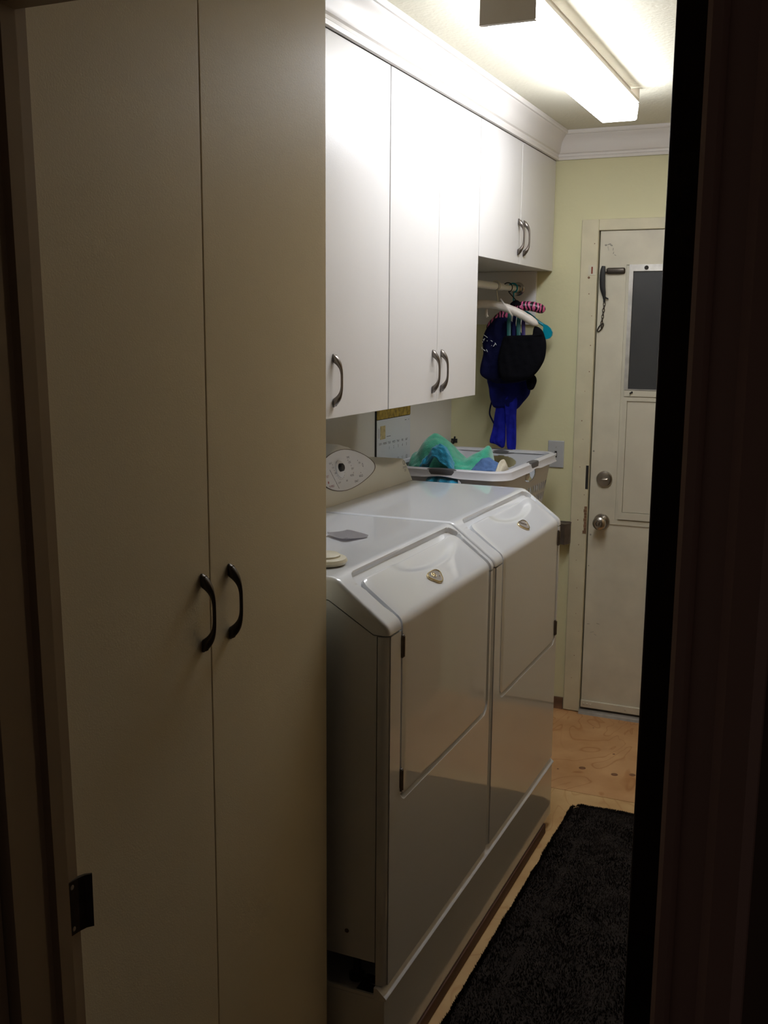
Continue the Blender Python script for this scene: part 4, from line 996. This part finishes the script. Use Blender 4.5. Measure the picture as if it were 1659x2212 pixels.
# ================================================================== RUG
RX0, RX1, RY0, RY1 = -0.772, -0.170, 1.25, 3.415
t = thing('bath_rug', 'black shaggy runner rug on the plywood floor', 'rug', (-0.47, 2.3, 0))
def rrect(x0, x1, y0, y1, r, n=6):
    P = []
    for cx, cy_, a0 in ((x1-r, y0+r, -PI/2), (x1-r, y1-r, 0), (x0+r, y1-r, PI/2), (x0+r, y0+r, PI)):
        for k in range(n+1): a = a0+PI/2*k/n; P.append((cx+r*math.cos(a), cy_+r*math.sin(a)))
    return P
b = BM(); prism(b, rrect(RX0+.008, RX1-.008, RY0+.008, RY1-.008, 0.04), 'z', 0.0005, 0.007); obj('backing', b, 'rug', t)
random.seed(3)
vs_, fs_ = [], []
N = 78000
for i in range(N):
    if i < 62000: x = random.uniform(RX0, RX1); y = random.uniform(RY0, RY1)
    else:
        e = random.random()
        if e < .55: x = RX0+abs(random.gauss(0, .005)); y = random.uniform(RY0, RY1)
        elif e < .8: x = random.uniform(RX0, RX1); y = RY1-abs(random.gauss(0, .005))
        else: x = RX1-abs(random.gauss(0, .005)); y = random.uniform(RY0, RY1)
    # rounded corners
    cxx = min(max(x, RX0+.045), RX1-.045); cyy = min(max(y, RY0+.045), RY1-.045)
    if math.hypot(x-cxx, y-cyy) > .047: continue
    h = 0.009+0.005*noise.noise(Vector((x*14, y*14, 1)))+random.uniform(-.002, .002)
    # shallow stitched groove set in from the edge
    dd = min(x-RX0, RX1-x, RY1-y, y-RY0)
    if abs(dd-0.085) < 0.010: h -= 0.003
    a = random.uniform(0, 2*PI); w_ = random.uniform(.0014, .0026); lx = noise.noise(Vector((x*9, y*9, 5)))*0.008+random.gauss(0, .002); ly = noise.noise(Vector((x*9, y*9, 9)))*0.008+random.gauss(0, .002)
    k = len(vs_); vs_ += [(x-w_*math.cos(a), y-w_*math.sin(a), .005), (x+w_*math.cos(a), y+w_*math.sin(a), .005), (x+lx, y+ly, .005+h)]; fs_.append((k, k+1, k+2))
me = bpy.data.meshes.new('pile'); me.from_pydata(vs_, [], fs_); me.materials.append(M['rug'])
o = bpy.data.objects.new('pile', me); COL.objects.link(o); o.parent = t; o.matrix_parent_inverse = Matrix.Translation(-Vector(t.location)); o['kind'] = 'stuff'

# ---- a joined part whose pieces can be told apart becomes one part per piece
def split_islands(o):
    bm = bmesh.new(); bm.from_mesh(o.data); seen = set(); isl = []
    for v in bm.verts:
        if v.index in seen: continue
        st = [v]; seen.add(v.index); cur = []
        while st:
            q = st.pop(); cur.append(q.index)
            for e in q.link_edges:
                w_ = e.other_vert(q)
                if w_.index not in seen: seen.add(w_.index); st.append(w_)
        isl.append(set(cur))
    bm.free()
    if len(isl) < 2: return
    base = o.data; nm = o.name.split('.')[0]; V = [v.co.copy() for v in base.vertices]; F = [(list(p.vertices), p.use_smooth) for p in base.polygons]
    for k, I in enumerate(isl):
        mp = {}; vv = []; ff = []; smf = []
        for i in sorted(I): mp[i] = len(vv); vv.append(V[i])
        for f, sm_ in F:
            if f[0] in I: ff.append([mp[i] for i in f]); smf.append(sm_)
        me = bpy.data.meshes.new(nm); me.from_pydata(vv, [], ff); me.materials.append(base.materials[0])
        for p, q in zip(me.polygons, smf): p.use_smooth = q
        if k == 0: o.data = me
        else:
            c = o.copy(); c.data = me; COL.objects.link(c)
for o in list(bpy.data.objects):
    if o.type == 'MESH' and not o.get('kind') and o.name.split('.')[0] in ('screw', 'side_rim', 'ribbon', 'sweep_screw', 'recess_shade', 'hook', 'toggle'):
        split_islands(o)
for o in bpy.data.objects:
    if o.type == 'MESH' and o.name.split('.')[0] in ('top_cover', 'front_panel', 'door', 'platform') and o.parent and o.parent.name.split('.')[0] in ('washing_machine', 'tumble_dryer', 'appliance_pedestal'):
        md = o.modifiers.new('wn', 'WEIGHTED_NORMAL'); md.keep_sharp = True; md.weight = 80
